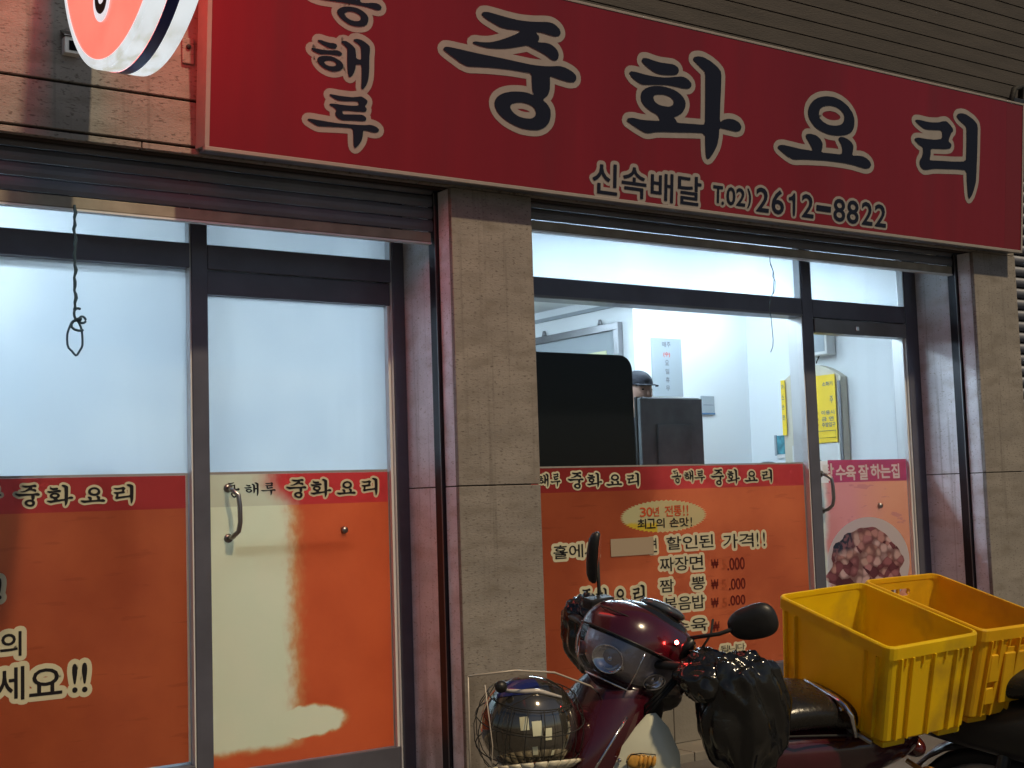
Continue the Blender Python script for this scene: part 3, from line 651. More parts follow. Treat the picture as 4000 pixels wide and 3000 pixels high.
p1 = empty('window_film', (0, 0, 0), 'dark orange film with a red banner on the lower half of the frosted left window', 'window film')
sheet('panel', M['orange'], p1, -.21, 2.170, .312, 1.397, PY); sheet('banner', M['red'], p1, -.21, 2.170, 1.397, 1.540, PY)
B('white_edge', M['cream'], p1, 2.171, 2.181, PY-.001, PY+.001, .312, 1.55)
B('top_edge', M['cream'], p1, -.21, 2.170, PY-.001, PY+.001, 1.5405, 1.5505)
lettering(p1, POSTER_TEXT['left_banner'], PY, 'glyph', .010)
more = [(k, a-.93, b-.93, c, d) for k, a, b, c, d in POSTER_TEXT['left_banner'] if a-.93 > -.2]
lettering(p1, more, PY, 'glyph', .010)
lettering(p1, POSTER_TEXT['left_text'], PY, 'text', .022, bold=.0015)
p2 = empty('door_film', (0, 0, 0), 'orange film on the left glass door, bleached to cream on its left half', 'window film')
sheet('panel', M['door_orange'], p2, 2.269, 3.178, .250, 1.397, PY); sheet('banner', M['door_red'], p2, 2.269, 3.178, 1.397, 1.540, PY)
B('top_edge', M['cream'], p2, 2.269, 3.178, PY-.001, PY+.001, 1.5405, 1.552)
B('white_edge', M['cream'], p2, 3.1785, 3.184, PY-.001, PY+.001, .25, 1.54)
lettering(p2, POSTER_TEXT['door_banner'][3:], PY, 'glyph', .010)
lettering(p2, POSTER_TEXT['door_banner'][:3], PY, 'glyph', 0)
p3 = empty('menu_film', (0, 0, 0), 'orange menu film with prices and a pale starburst in the window behind the scooter', 'window film')
sheet('panel', M['orange'], p3, 3.792, 6.028, .402, 1.415, PY); sheet('banner', M['red'], p3, 3.792, 6.028, 1.415, 1.543, PY)
B('top_edge', M['cream'], p3, 3.792, 6.03, PY-.001, PY+.001, 1.5435, 1.552)
B('white_edge', M['cream'], p3, 6.029, 6.037, PY-.001, PY+.001, .402, 1.543)
lettering(p3, POSTER_TEXT['right_banner'], PY, 'glyph', .010)
lettering(p3, POSTER_TEXT['right_text'][:-1], PY, 'text', .017, bold=.0006)
lettering(p3, POSTER_TEXT['right_text'][-1:], PY, 'text', .014, bold=0)
lettering(p3, POSTER_TEXT['right_glyph'], PY, 'glyph', .017)
pr = [t for t in POSTER_TEXT['right_price'] if t[0] != '5']
lettering(p3, pr, PY, 'text', 0, 'red_ink', bold=.0018)
lettering(p3, [t for t in POSTER_TEXT['right_price'] if t[0] == '5'], PY, 'text', 0, 'faint_ink', bold=.001)
x0, x1, z0, z1 = POSTER_TEXT['burst_box']; cx, cz = (x0+x1)/2, (z0+z1)/2
bs = MB(); n = 56; vs = [(cx, PY-.0006, cz)]
for i in range(n*2):
    a = math.pi*i/n; k = 1.0 if i % 2 else .925
    vs.append((cx+(x1-x0)/2*k*math.cos(a), PY-.0006, cz+(z1-z0)/2*k*math.sin(a)))
bs.add(vs, [(0, 1+(i+1) % (2*n), 1+i) for i in range(2*n)]); bs.obj('starburst', M['burst'], p3)
lettering(p3, POSTER_TEXT['burst'][:2], PY, 'text', 0, 'orange_ink', bold=.0010)
lettering(p3, POSTER_TEXT['burst'][2:], PY, 'text', 0, 'ink_film', bold=.0010)
x0, x1, z0, z1 = POSTER_TEXT['patch_box']
lettering(p3, [('면', 4.80, 4.85, 1.075, 1.150)], PY, 'text', .017, bold=.001)
B('tape_patch', M['patch'], p3, x0-.02, x1, PY-.0045, PY-.0035, z0, z1)
p4 = empty('food_film', (0, 0, 0), 'faded pink film with a printed plate of food on the right glass door', 'window film')
sheet('panel', M['pink'], p4, 6.142, 6.972, .252, 1.425, PY)
sheet('banner', M['magenta'], p4, 6.245, 6.972, 1.425, 1.562, PY)
sheet('worn_corner', M['white_ink'], p4, 6.142, 6.2445, 1.425, 1.558, PY)
B('white_edge', M['cream'], p4, 6.973, 6.979, PY-.001, PY+.001, .252, 1.562)
lettering(p4, POSTER_TEXT['door2'], PY, 'text', 0, 'white_ink', bold=.0030)
def disc_shape(cx, cz, rx, rz, Y, wob=0, n=64):
    d = MB(); vs = [(cx, Y, cz)]
    for i in range(n):
        a = 2*math.pi*i/n; k = 1+wob*(noise.noise(Vector((math.cos(a)*3, math.sin(a)*3, 4)))) 
        vs.append((cx+rx*k*math.cos(a), Y, cz+rz*k*math.sin(a)))
    d.add(vs, [(0, 1+(i+1) % n, 1+i) for i in range(n)]); return d
disc_shape(6.575, .925, .378, .280, PY-.0006).obj('plate', M['plate'], p4)
disc_shape(6.548, .895, .335, .245, PY-.0014, .22).obj('food', M['food'], p4)

# ------------------------------------------------------------------ red fascia signboard
YB, ZB, TL = -.60, 2.833, .09
sg = empty('signboard', (2.036, YB, ZB), 'long red fascia signboard with big navy Korean lettering over the windows', 'signboard')
sg.rotation_euler = (math.atan(TL), 0, 0)
W_, H_ = 5.431, .948
def sgp(u, v, w): return (u-2.036, -w, v)
M['sign_red'] = mat('red_sign_sheet', (.165, .007, .016), .34, spec=.35, var=.12, vscale=3, bump=.10, bscale=14, wear=(5, (.140, .010, .018), .5, .8), stretch=(1, 1, .10))
B('face_panel', M['sign_red'], sg, .02, W_-.18, -.003, .004, .018, H_-.014)
B('end_panel', mat('deep_red_sheet', (.14, .004, .009), .4), sg, W_-.178, W_-.016, -.002, .004, .018, H_-.014)
B('bottom_trim', M['cream'], sg, 0, W_, -.006, .02, 0, .017, .002)
B('top_trim', M['cream'], sg, 0, W_, -.006, .02, H_-.013, H_, .002)
B('left_side', M['cream'], sg, 0, .019, -.004, .098, .0175, H_-.0135)
B('right_trim', M['cream'], sg, W_-.015, W_, -.006, .098, .0175, H_-.0135)
B('back_box', M['shutter'], sg, .0195, W_-.0155, .006, .13, .004, H_-.015)
for k, ch in enumerate(('dong', 'hae', 'ru', 'jung', 'hwa', 'yo', 'ri')):
    pts = [p for c in GLYPHS[ch] for p in c]
    bx = (min(p[0] for p in pts)/1000, max(p[0] for p in pts)/1000, min(p[1] for p in pts)/1000, max(p[1] for p in pts)/1000)
    grow = .026 if k < 3 else .030
    h = MB(); shape_into(h, 'glyph', ch, bx, grow, sgp, .0045); ho = h.obj('letter', M['cream'], sg)
    i = MB(); shape_into(i, 'glyph', ch, bx, 0, sgp, .0070); i.obj('letter_face', M['navy'], ho)
for it in SIGN_TEXT:
    ch, bx = it[0], it[1:]
    h = MB(); shape_into(h, 'text', ch, bx, .021 if ord(ch[0]) > 255 else .017, sgp, .0045); ho = h.obj('letter', M['cream'], sg)
    i = MB(); shape_into(i, 'text', ch, bx, 0, sgp, .0070, .0022 if ord(ch[0]) > 255 else .0022); i.obj('letter_face', M['navy'], ho)

# ------------------------------------------------------------------ round projecting sign (lit)
def lit(name, col, s):
    m = bpy.data.materials.new(name); m.use_nodes = True; t = m.node_tree; t.nodes.clear(); b = NB(t)
    out = t.nodes.new("ShaderNodeOutputMaterial"); e = t.nodes.new("ShaderNodeEmission"); e.inputs[1].default_value = s
    c = b.mix(b.step(b.noise(5, 6), .3, .75), b.rgb(col), b.rgb([x*.84 for x in col]))
    x_, y_, z_ = b.xyz()
    if name == 'lit_white_acrylic':      # grime collected at the bottom of the rim
        gr_ = b.m('MULTIPLY', b.m('SUBTRACT', 1.0, b.step(z_, -.60, -.50)), b.step(b.noise(11, 7, b.mapv((2.5, 1, 1))), .42, .62))
        c = b.mix(b.m('MULTIPLY', gr_, .55), c, b.rgb((.36, .34, .22)))
    t.links.new(c, e.inputs[0])
    p = t.nodes.new("ShaderNodeBsdfPrincipled"); p.inputs["Base Color"].default_value = (*[min(.6, x*.6) for x in col], 1); p.inputs["Roughness"].default_value = .4
    a = t.nodes.new("ShaderNodeAddShader"); t.links.new(e.outputs[0], a.inputs[0]); t.links.new(p.outputs[0], a.inputs[1]); t.links.new(a.outputs[0], out.inputs[0])
    return m
rs = empty('round_sign', (1.475, -1.20, 3.535), 'round lit projecting sign with red face, white rim and navy band', 'sign')
RR = .607; TH = .155
def cyl(mb, x0, x1, r0, r1=None, n=96):
    r1 = r0 if r1 is None else r1
    mb.loft([[(x0, r0*math.cos(2*math.pi*i/n), r0*math.sin(2*math.pi*i/n)) for i in range(n)], [(x1, r1*math.cos(2*math.pi*i/n), r1*math.sin(2*math.pi*i/n)) for i in range(n)]], False, True); return mb
def ringf(mb, x, r0, r1, n=96):
    vs = [(x, r0*math.cos(2*math.pi*i/n), r0*math.sin(2*math.pi*i/n)) for i in range(n)]+[(x, r1*math.cos(2*math.pi*i/n), r1*math.sin(2*math.pi*i/n)) for i in range(n)]
    mb.add(vs, [(i, (i+1) % n, n+(i+1) % n, n+i) for i in range(n)]); return mb
M['lit_white'] = lit('lit_white_acrylic', (.66, .70, .72), .98); M['lit_red'] = lit('lit_red_acrylic', (1.0, .052, .038), 4.4); M['lit_navy'] = mat('navy_acrylic', (.018, .035, .20), .3)
rim = MB(); cyl(rim, .0, .055, RR); cyl(rim, .094, TH, RR); cyl(rim, -.006, .0, RR-.012, RR); cyl(rim, TH, TH+.006, RR, RR-.012); ringf(rim, -.006, RR-.036, RR-.012); ringf(rim, TH+.006, RR-.036, RR-.012)
rim.obj('rim', M['lit_white'], rs)
bd = MB(); cyl(bd, .0545, .0945, RR+.0015); bd.obj('band', M['lit_navy'], rs)
for x in (-.004, TH+.004):
    f = MB(); vs = [(x, 0, 0)]+[(x, (RR-.034)*math.cos(2*math.pi*i/96), (RR-.034)*math.sin(2*math.pi*i/96)) for i in range(96)]
    f.add(vs, [(0, 1+i, 1+(i+1) % 96) for i in range(96)]); f.obj('face', M['lit_red'], rs)
# letters on the left face, the street side shows their lower ends
def rsp(u, v, w): return (-.008-w, -u, v)
M['lit_halo'] = lit('lit_white_print', (.75, .70, .74), 1.0)
for ch, bx in (('jung', (-.30, .02, -.40, -.02)), ('hwa', (.03, .34, -.24, .12)), ('hae', (-.26, .20, .02, .40))):
    h = MB(); shape_into(h, 'glyph', ch, bx, .028, rsp, .0); ho = h.obj('letter', M['lit_halo'], rs)
    i = MB(); shape_into(i, 'glyph', ch, bx, 0, rsp, .003); i.obj('letter_face', M['navy'], ho)
B('bracket', M['steel'], rs, .06, .14, RR-.01, .745, .12, .16); B('bracket', M['steel'], rs, .06, .14, RR-.01, .745, -.18, -.14)

# small things on the stone wall
sb = empty('wall_box', (1.53, -.50, 3.20), 'small white outdoor box with a dark opening under the round sign', 'wall box')
B('body', M['white'], sb, -.032, .032, -.045, .0, -.035, .03, .004); B('opening', M['black'], sb, -.016, .016, -.048, -.0455, -.024, .014)
hd = MB(); hd.add([(-.036, -.055, .03), (.036, -.055, .03), (.036, 0, .06), (-.036, 0, .06), (-.036, -.055, .034), (.036, -.055, .034), (.036, 0, .066), (-.036, 0, .066)], [(0, 3, 2, 1), (4, 5, 6, 7), (0, 1, 5, 4), (2, 3, 7, 6), (1, 2, 6, 5), (3, 0, 4, 7)]); hd.obj('hood', M['steel'], sb)
tb = empty('sign_tab', (2.012, -.502, 3.25), 'pinkish screw tab fixing the left edge of the red signboard to the stone', 'fixing tab')
B('plate', M['stone'], tb, -.03, .022, -.012, .0, -.04, .07, .006); MB().tube([(-.005, -.012, .03), (-.005, -.02, .03)], .010, 8).obj('screw', M['rubber'], tb)

# ------------------------------------------------------------------ ropes
rp = empty('pull_rope', (1.586, -.368, 2.60), 'knotted pull rope with an open loop hanging before the left window', 'rope', 'pull ropes hanging from the shutters')
def wob(z0, z1, n, a, sx=0): return [(sx+a*math.sin(i*1.7)+.002*math.sin(i*4.1), a*.5*math.cos(i*2.3), z0+(z1-z0)*i/n) for i in range(n+1)]
cord = MB(); pts = wob(.01, -.412, 26, .0014); cord.tube(pts, .0052, 7)
pts2 = [(p[0]+.006*math.sin(i*.9), p[1]+.004*math.cos(i*.9), p[2]) for i, p in enumerate(pts)]; cord.tube(pts2, .0038, 7); cord.obj('cord', M['rope'], rp)
kn = MB()
kn.tube([(.020*math.cos(t*.62)*(.6+.02*t)+.006, .012*math.sin(t*.9), -.405-.0042*t+.012*math.sin(t*.62)) for t in range(22)], .0052, 7)
kn.tube([(.028+.013*math.cos(t), .004*math.sin(2*t), -.448+.013*math.sin(t)) for t in [k*.45 for k in range(14)]], .0048, 7)
kn.obj('knot', M['rope'], rp)
lp = MB(); lp.tube([(.002-.034*math.sin(2*math.pi*k/26)*(1.0 if k < 13 else .78), .004*math.sin(k), -.455-.066*(1-math.cos(2*math.pi*k/26))+.004*math.sin(k*1.3)) for k in range(27)], .0044, 7); lp.obj('loop', M['rope'], rp)
wrp = empty('thin_wire', (5.478, -.35, 2.69), 'thin dark wire dangling crookedly in front of the menu window', 'wire')
w1 = [(0, 0, .02), (.0, 0, -.02), (.022, 0, -.07), (.030, .004, -.11), (.020, 0, -.15), (.012, 0, -.19), (-.010, 0, -.23), (-.022, .004, -.27), (-.014, 0, -.33), (-.010, 0, -.40), (-.006, 0, -.46), (-.012, 0, -.50), (-.030, 0, -.53)]
w2 = [(.0, 0, -.03), (.016, -.004, -.07), (.014, 0, -.10), (.034, 0, -.125), (.028, 0, -.17), (.014, 0, -.20)]
q_ = MB(); q_.tube(w1, .0022, 6); q_.tube(w2, .0018, 6); q_.tube([(-.002, 0, .015), (-.03, 0, .03), (-.05, 0, .02)], .002, 6); q_.obj('cord', M['rope'], wrp)

# ================================================================== THINGS INSIDE
# counter and bench backs behind the films: unseen, put in to shade the films' lower parts
ct = empty('shade_counter', (1.0, .5, .05), 'dark low counter added close behind the orange film of the left window to shade it', 'counter')
B('body', M['darkgrey'], ct, -1.1, .85, -.18, .35, 0, 1.02, .01); B('top', M['beige'], ct, -1.12, .87, -.2, .37, 1.021, 1.06, .006)
sf = empty('stacked_boxes', (1.25, .42, 1.112), 'blurred box shape standing on the counter behind the left film', 'box')
MB().box(-.35, .28, -.12, .15, 0, .27, .01).obj('carton', M['darkgrey'], sf)
bb = empty('water_bottle', (1.86, .17, 1.112), 'blurred pale blue bottle behind the frosted glass, just above the red banner', 'bottle')
MB().tube([(0, 0, 0), (0, 0, .02), (0, 0, .40), (0, 0, .47), (0, 0, .50)], [.11, .125, .125, .06, .04], 24).obj('body', mat('blue_bottle', (.10, .22, .55), .3), bb)
MB().tube([(0, 0, .50), (0, 0, .53)], .035, 16).obj('cap', M['white'], bb)
# big black rounded screen close to the glass
sc_ = empty('black_screen', (4.15, .17, .80), 'big black screen with a rounded corner right behind the menu window', 'screen')
def rrect(x0, x1, z0, z1, r, y0, y1, m, name, par):
    pts = []
    for cx, cz, a0 in ((x1-r, z1-r, 0), (x0+r, z1-r, 90), (x0+r, z0+r, 180), (x1-r, z0+r, 270)):
        for k in range(9): a = R(a0+k*11.25); pts.append((cx+r*math.cos(a), cz+r*math.sin(a)))
    o = MB(); o.loft([[(x, y0, z) for x, z in pts], [(x, y1, z) for x, z in pts]], True, False); return o.obj(name, m, par, bevel=.004)
rrect(-.62, .700, .30, 1.372, .085, -.03, .03, M['black'], 'panel', sc_)
rrect(-.612, .692, .308, 1.364, .078, -.034, -.0305, M['black'], 'screen_face', sc_)
B('stand', M['blackp'], sc_, -.2, .2, -.02, .02, -.35, .30, .004); B('foot', M['blackp'], sc_, -.4, .4, -.12, .16, -.75, -.35, .01)
gp = empty('grey_monitor', (5.40, .50, .85), 'dark grey flat monitor back right of the black screen', 'monitor')
B('back', M['darkgrey'], gp, -.215, .285, -.02, .012, .55, 1.117, .008); B('edge_frame', M['blackp'], gp, -.222, .292, .012, .03, .543, 1.124, .006)
B('hump', M['darkgrey'], gp, -.10, .18, -.04, -.02, .70, .96, .012)
B('neck', M['blackp'], gp, .0, .06, .0, .04, .05, .56); B('foot', M['blackp'], gp, -.12, .18, -.08, .14, 0, .05, .006)
dk = empty('cashier_desk', (5.2, .50, .05), 'low dark desk behind the menu film carrying the grey monitor', 'desk')
B('top', M['beige'], dk, -.55, .75, -.2, .35, .765, .795, .004)
for x in (-.5, .7):
    for y in (-.16, .31): B('leg', M['steel'], dk, x-.02, x+.02, y-.02, y+.02, 0, .765)

# person wearing a cap, seated behind the screens
def skin_body(name, verts, edges, m, parent=None, sub=2):
    me = bpy.data.meshes.new(name); me.from_pydata([v[0] for v in verts], edges, []); o = bpy.data.objects.new(name, me); COL.objects.link(o)
    o.modifiers.new("skin", 'SKIN')
    sv = me.skin_vertices[0].data
    for i, v in enumerate(verts): sv[i].radius = v[1] if isinstance(v[1], tuple) else (v[1], v[1]); sv[i].use_root = (i == 0)
    s = o.modifiers.new("smooth", 'SUBSURF'); s.levels = sub; s.render_levels = sub
    me.materials.append(m)
    if parent: o.parent = parent
    for p in me.polygons: p.use_smooth = True
    return o
pe = empty('person', (5.42, .80, .07), 'person in a dark cap seated behind the black screen and the grey monitor', 'person')
# origin on the floor; seat height raised stool
Vt = [((0, 0, 1.22), (.17, .13)), ((0, -.01, 1.42), (.16, .11)), ((0, -.02, 1.62), (.19, .11)), ((0, -.01, 1.74), (.08, .07)), ((0, -.02, 1.82), (.052, .055)),
      ((-.20, -.02, 1.68), .062), ((-.27, -.04, 1.44), .047), ((-.22, -.24, 1.34), .036), ((-.16, -.34, 1.35), .03),
      ((.20, -.02, 1.68), .062), ((.27, -.04, 1.44), .047), ((.25, -.20, 1.33), .036), ((.20, -.32, 1.35), .03),
      ((-.11, -.05, 1.16), .10), ((-.14, -.40, 1.14), .075), ((-.14, -.42, .80), .05), ((-.14, -.42, .55), .042), ((-.14, -.52, .50), .035),
      ((.11, -.05, 1.16), .10), ((.14, -.40, 1.14), .075), ((.14, -.42, .80), .05), ((.14, -.42, .55), .042), ((.14, -.52, .50), .035)]
Ed = [(0, 1), (1, 2), (2, 3), (3, 4), (2, 5), (5, 6), (6, 7), (7, 8), (2, 9), (9, 10), (10, 11), (11, 12), (0, 13), (13, 14), (14, 15), (15, 16), (16, 17), (0, 18), (18, 19), (19, 20), (20, 21), (21, 22)]
skin_body('clothed_body', Vt, Ed, M['cloth'], pe)
def headfn(p):
    p = p.copy()
    if p.z < -.02: k = 1+(p.z+.02)*2.4; p.x *= max(.55, k); p.y = p.y*max(.7, k)-.008
    return p
hd_ = MB(); hd_.ellipsoid((0, -.03, 1.965), (.078, .098, .118), nu=32, nv=24, fn=headfn)
hd_.ellipsoid((0, -.128, 1.945), (.013, .020, .022), nu=12, nv=8); hd_.ellipsoid((0, -.112, 1.902), (.026, .010, .008), nu=12, nv=8)
for s in (-1, 1): hd_.ellipsoid((s*.078, -.02, 1.955), (.010, .020, .030), nu=10, nv=8)
hd_.tube([(0, -.02, 1.80), (0, -.025, 1.90)], .052, 14)
hd_.obj('head', M['skin'], pe)
ey = MB()
for s in (-1, 1): ey.ellipsoid((s*.030, -.113, 1.968), (.012, .008, .007), nu=12, nv=8)
ey.obj('eye', M['black'], pe)
cp = MB(); cp.ellipsoid((0, -.025, 2.005), (.088, .108, .090), la0=-5, la1=90, nu=32, nv=12)
cp.loft([[(.080*math.sin(R(a)), -.10-.085*math.cos(R(a))*k, 2.004-.012*k) for a in range(-90, 91, 15)]+[(.080*math.sin(R(a)), -.10-.085*math.cos(R(a))*k, 1.998-.012*k) for a in range(90, -91, -15)] for k in (.02, .5, 1.0)], True, True)
cp.obj('cap', M['cloth'], pe)
hn = MB()
for s in (-1, 1):
    hn.ellipsoid((s*.13, -.37, 1.352), (.035, .045, .015), nu=14, nv=8)
    for f_ in range(4): hn.tube([(s*(.105+f_*.016), -.40, 1.355), (s*(.103+f_*.016), -.435-.004*(f_ % 2), 1.352), (s*(.102+f_*.015), -.452, 1.342)], [.0085, .008, .006], 7)
    hn.tube([(s*.100, -.36, 1.355), (s*.085, -.385, 1.350), (s*.083, -.405, 1.345)], [.010, .009, .007], 7)
hn.obj('hand', M['skin'], pe)
stl = empty('tall_stool', (5.42, .80, .05), 'tall stool under the capped person', 'stool')
MB().tube([(0, 0, 1.03), (0, 0, 1.08)], .18, 20).obj('seat', M['blackp'], stl)
for a in range(4): MB().tube([(.12*math.cos(a*1.57+.8), .12*math.sin(a*1.57+.8), 1.03), (.2*math.cos(a*1.57+.8), .2*math.sin(a*1.57+.8), 0)], .014, 8).obj('leg', M['steel'], stl)
cb = empty('coat_chair', (5.79, .78, .05), 'dark chair back draped with a coat right of the grey monitor', 'chair')
cbk = MB(); cbk.ellipsoid((0, 0, 1.14), (.11, .10, .50), nu=20, nv=14, e=.8); cbk.obj('coat', M['cloth'], cb)
for s in (-1, 1): B('leg', M['steel'], cb, s*.12-.012, s*.12+.012, -.012, .012, 0, .75)
# framed picture on the partition side
pf = empty('framed_picture', (6.262, 1.915, 2.10), 'grey framed picture with pale yellow inset hanging on the white partition', 'picture frame')
rw = lambda n, m, y0, y1, z0, z1, x0, x1: B(n, m, pf, x0, x1, y0, y1, z0, z1, .003)
rw('frame_bar', M['alu_grey'], -.0, 1.25, .50, .555, -.05, 0); rw('frame_bar', M['alu_grey'], 0, .055, -.2, .50, -.05, 0); rw('frame_bar', M['alu_grey'], 0, 1.25, -.25, -.2, -.05, 0)
rw('mount_board', M['paperg'], .056, 1.25, -.2, .5, -.03, -.004)
rw('inset', mat('pale_yellow_paper', (.72, .72, .45), .7), .16, 1.1, -.15, .36, -.034, -.0305)
for y in (.24, .95): MB().tube([(-.02, y, .555), (-.02, y, .60)], [.022, .012], 10).obj('hanger', M['alu_grey'], pf)
nt_ = empty('wall_notice', (6.57, 1.797, 2.315), 'tall grey paper notice with a column of letters on the white partition', 'notice')
B('paper', M['paperg'], nt_, -.148, .147, -.003, -.0005, -.213, .217)
for ch, z, mm in (('매', .17, 'grey_print'), ('주', .17, 'grey_print'), ('(수)', .095, 'red_print'), ('요', .035, 'grey_print'), ('일', -.03, 'grey_print'), ('휴', -.092, 'grey_print'), ('무', -.155, 'grey_print')):
    dx = -.022 if ch == '매' else (.022 if ch == '주' else 0); w_ = .032 if ch == '(수)' else .018
    i = MB(); shape_into(i, 'text', ch, (dx-w_, dx+w_, z-.018, z+.020), 0, lambda u, v, w: (u, -.004-w, v), .0, .0012); i.obj('lettering', M[mm], nt_)
sw = empty('switch_plate', (6.955, 1.797, 2.04), 'small grey switch plate right of the paper notice', 'switch plate')
B('plate', M['paperg'], sw, -.066, .066, -.012, -.0005, -.07, .07, .003); B('base_strip', mat('blue_strip', (.05, .15, .30), .5), sw, -.066, .066, -.014, -.0125, -.07, -.058); B('seam', M['grey_print'], sw, -.05, .05, -.0135, -.0125, .0, .004)
# yellow notices on the rounded-top cabinet against the right wall
yc = empty('round_top_cabinet', (7.33, 1.10, .05), 'tall beige cabinet with an arched top against the right wall', 'cabinet')
ar = []
for k in range(17):
    y = -.285+.57*k/16; ar.append((y, 2.13+.105*(1-((y)/.285)**2)))
side = [(-.285, 0)]+ar+[(.285, 0)]
o_ = MB(); o_.loft([[(-.0, y, z) for y, z in side], [(.065, y, z) for y, z in side]], True, False); o_.obj('body', M['beige'], yc, bevel=.004)
o_ = MB(); o_.loft([[(-.004, y*1.0, z) for y, z in side], [(-.0005, y, z) for y, z in side]], True, False)
B('edge_strip', M['alu_grey'], yc, -.012, -.005, -.283, -.262, .2, 2.10)
B('white_panel', M['white'], yc, -.010, -.005, -.255, .20, 1.2, 1.66)
yn = empty('yellow_notice', (7.318, .995, 1.945), 'large yellow notice with printed rows on the beige cabinet, right of the mullion', 'notice', 'yellow notices on the beige cabinet')
B('paper', M['yellow'], yn, -.004, -.0005, -.138, .235, -.23, .255)
def ynp(u, v, w): return (-.005-w, -u, v)
for k, (tx, bx) in enumerate((('소화기', (.02, .115, .175, .205)), ('주', (.085, .115, .05, .10)), ('이용시', (.0, .12, -.03, .0)), ('금 연', (.0, .11, -.075, -.045)), ('주방입구', (.0, .125, -.118, -.086)))):
    i = MB(); shape_into(i, 'text', tx, bx, 0, ynp, 0, .001); i.obj('lettering', M['grey_print'], yn)
ln = MB()
for z in (-.015, -.06, -.10): ln.box(-.0062, -.0052, .03, .10, z-.008, z+.008)
ln.obj('printed_line', mat('orange_print', (.60, .30, .05), .7), yn)
fr = MB(); fr.tube([(-.005, -.125, -.195), (-.005, -.125, -.145), (-.005, .07, -.145), (-.005, .085, -.155), (-.005, .085, -.185), (-.005, .07, -.195)], .0022, 6, closed=True); fr.obj('box_outline', M['grey_print'], yn)
ys = empty('yellow_notice', (7.318, 1.365, 2.0), 'narrow yellow strip notice with vertical letters, left of the mullion', 'notice', 'yellow notices on the beige cabinet')
B('paper', M['yellow'], ys, -.004, -.0005, -.025, .016, -.21, .198)
for k, ch in enumerate('가스안전'):
    i = MB(); shape_into(i, 'text', ch, (-.010, .012, .13-k*.075, .165-k*.075), 0, ynp, 0, .001); i.obj('lettering', M['grey_print'], ys)
bx_ = empty('wall_speaker', (7.398, 1.02, 2.42), 'small white boxy speaker hung above the arched cabinet', 'speaker')
B('body', M['white'], bx_, -.10, -.004, -.118, .118, -.075, .20, .01); B('grille', M['paperg'], bx_, -.104, -.1005, -.10, .10, -.05, .18)
MB().tube([(-.05, .0, -.075), (-.055, .02, -.11), (-.05, .03, -.125)], .004, 6).obj('cable', M['rubber'], bx_)
pt = empty('small_poster', (7.397, 1.45, 1.725), 'small blue green picture low on the right wall beside the mullion', 'poster')
def bluepost(t):
    b = NB(t); return b.mix(b.step(b.noise(14, 5), .4, .6), b.rgb((.04, .20, .30)), b.rgb((.12, .34, .36)))
mpos = mat('blue_green_print', (.06, .24, .30), .6, var=.5, vscale=22)
B('paper', mpos, pt, -.006, -.0005, -.07, .07, -.07, .07); B('holder', M['paperg'], pt, -.01, -.0005, .074, .094, -.08, .075); B('tray', M['white'], pt, -.012, -.0005, -.07, .07, -.10, -.073)
for (x, y, z, lb) in ((7.18, 1.42, 1.585, 'dark round seat top left of the mullion, just above the menu film'), (7.22, 1.02, 1.585, 'dark round seat top right of the mullion, just above the food film')):
    o = empty('bar_stool', (x, y, .05), lb, 'stool', 'stools by the right wall')
    MB().ellipsoid((0, 0, z-.09), (.105, .105, .055), nu=24, nv=10).obj('seat', M['blackp'], o)
    MB().tube([(0, 0, z-.1), (0, 0, .02)], .025, 10).obj('post', M['steel'], o); MB().tube([(0, 0, .02), (0, 0, 0)], .16, 20).obj('foot', M['steel'], o)
# ================================================================== SCOOTERS AND CRATES
def pose(yaw, lean, pitch=0.0): return Matrix.Rotation(yaw, 4, 'Z') @ Matrix.Rotation(lean, 4, 'X') @ Matrix.Rotation(pitch, 4, 'Y')
# local axes of a scooter: x rearwards, y to its right, z up; it leans on its side stand
s1 = empty('scooter', (3.307, -2.627, 0), 'maroon delivery scooter with black hand covers leaning on its side stand before the menu window', 'scooter', 'delivery scooters parked before the shop')
s1.rotation_mode = 'QUATERNION'; s1.rotation_quaternion = pose(-.152, .242).to_quaternion()
def ring(c, rx, ry, n=20, e=.8, tilt=0):
    out = []
    for i in range(n):
        a = 2*math.pi*i/n; ca, sa = math.cos(a), math.sin(a)
        x = rx*math.copysign(abs(ca)**e, ca); y = ry*math.copysign(abs(sa)**e, sa)
        out.append((c[0]+x*math.cos(tilt), c[1]+y, c[2]+x*math.sin(tilt)))
    return out
def xring(c, ry, rz, n=20, e=.75):     # ring in the y-z plane
    return [(c[0], c[1]+ry*math.copysign(abs(math.cos(2*math.pi*i/n))**e, math.cos(2*math.pi*i/n)), c[2]+rz*math.copysign(abs(math.sin(2*math.pi*i/n))**e, math.sin(2*math.pi*i/n))) for i in range(n)]
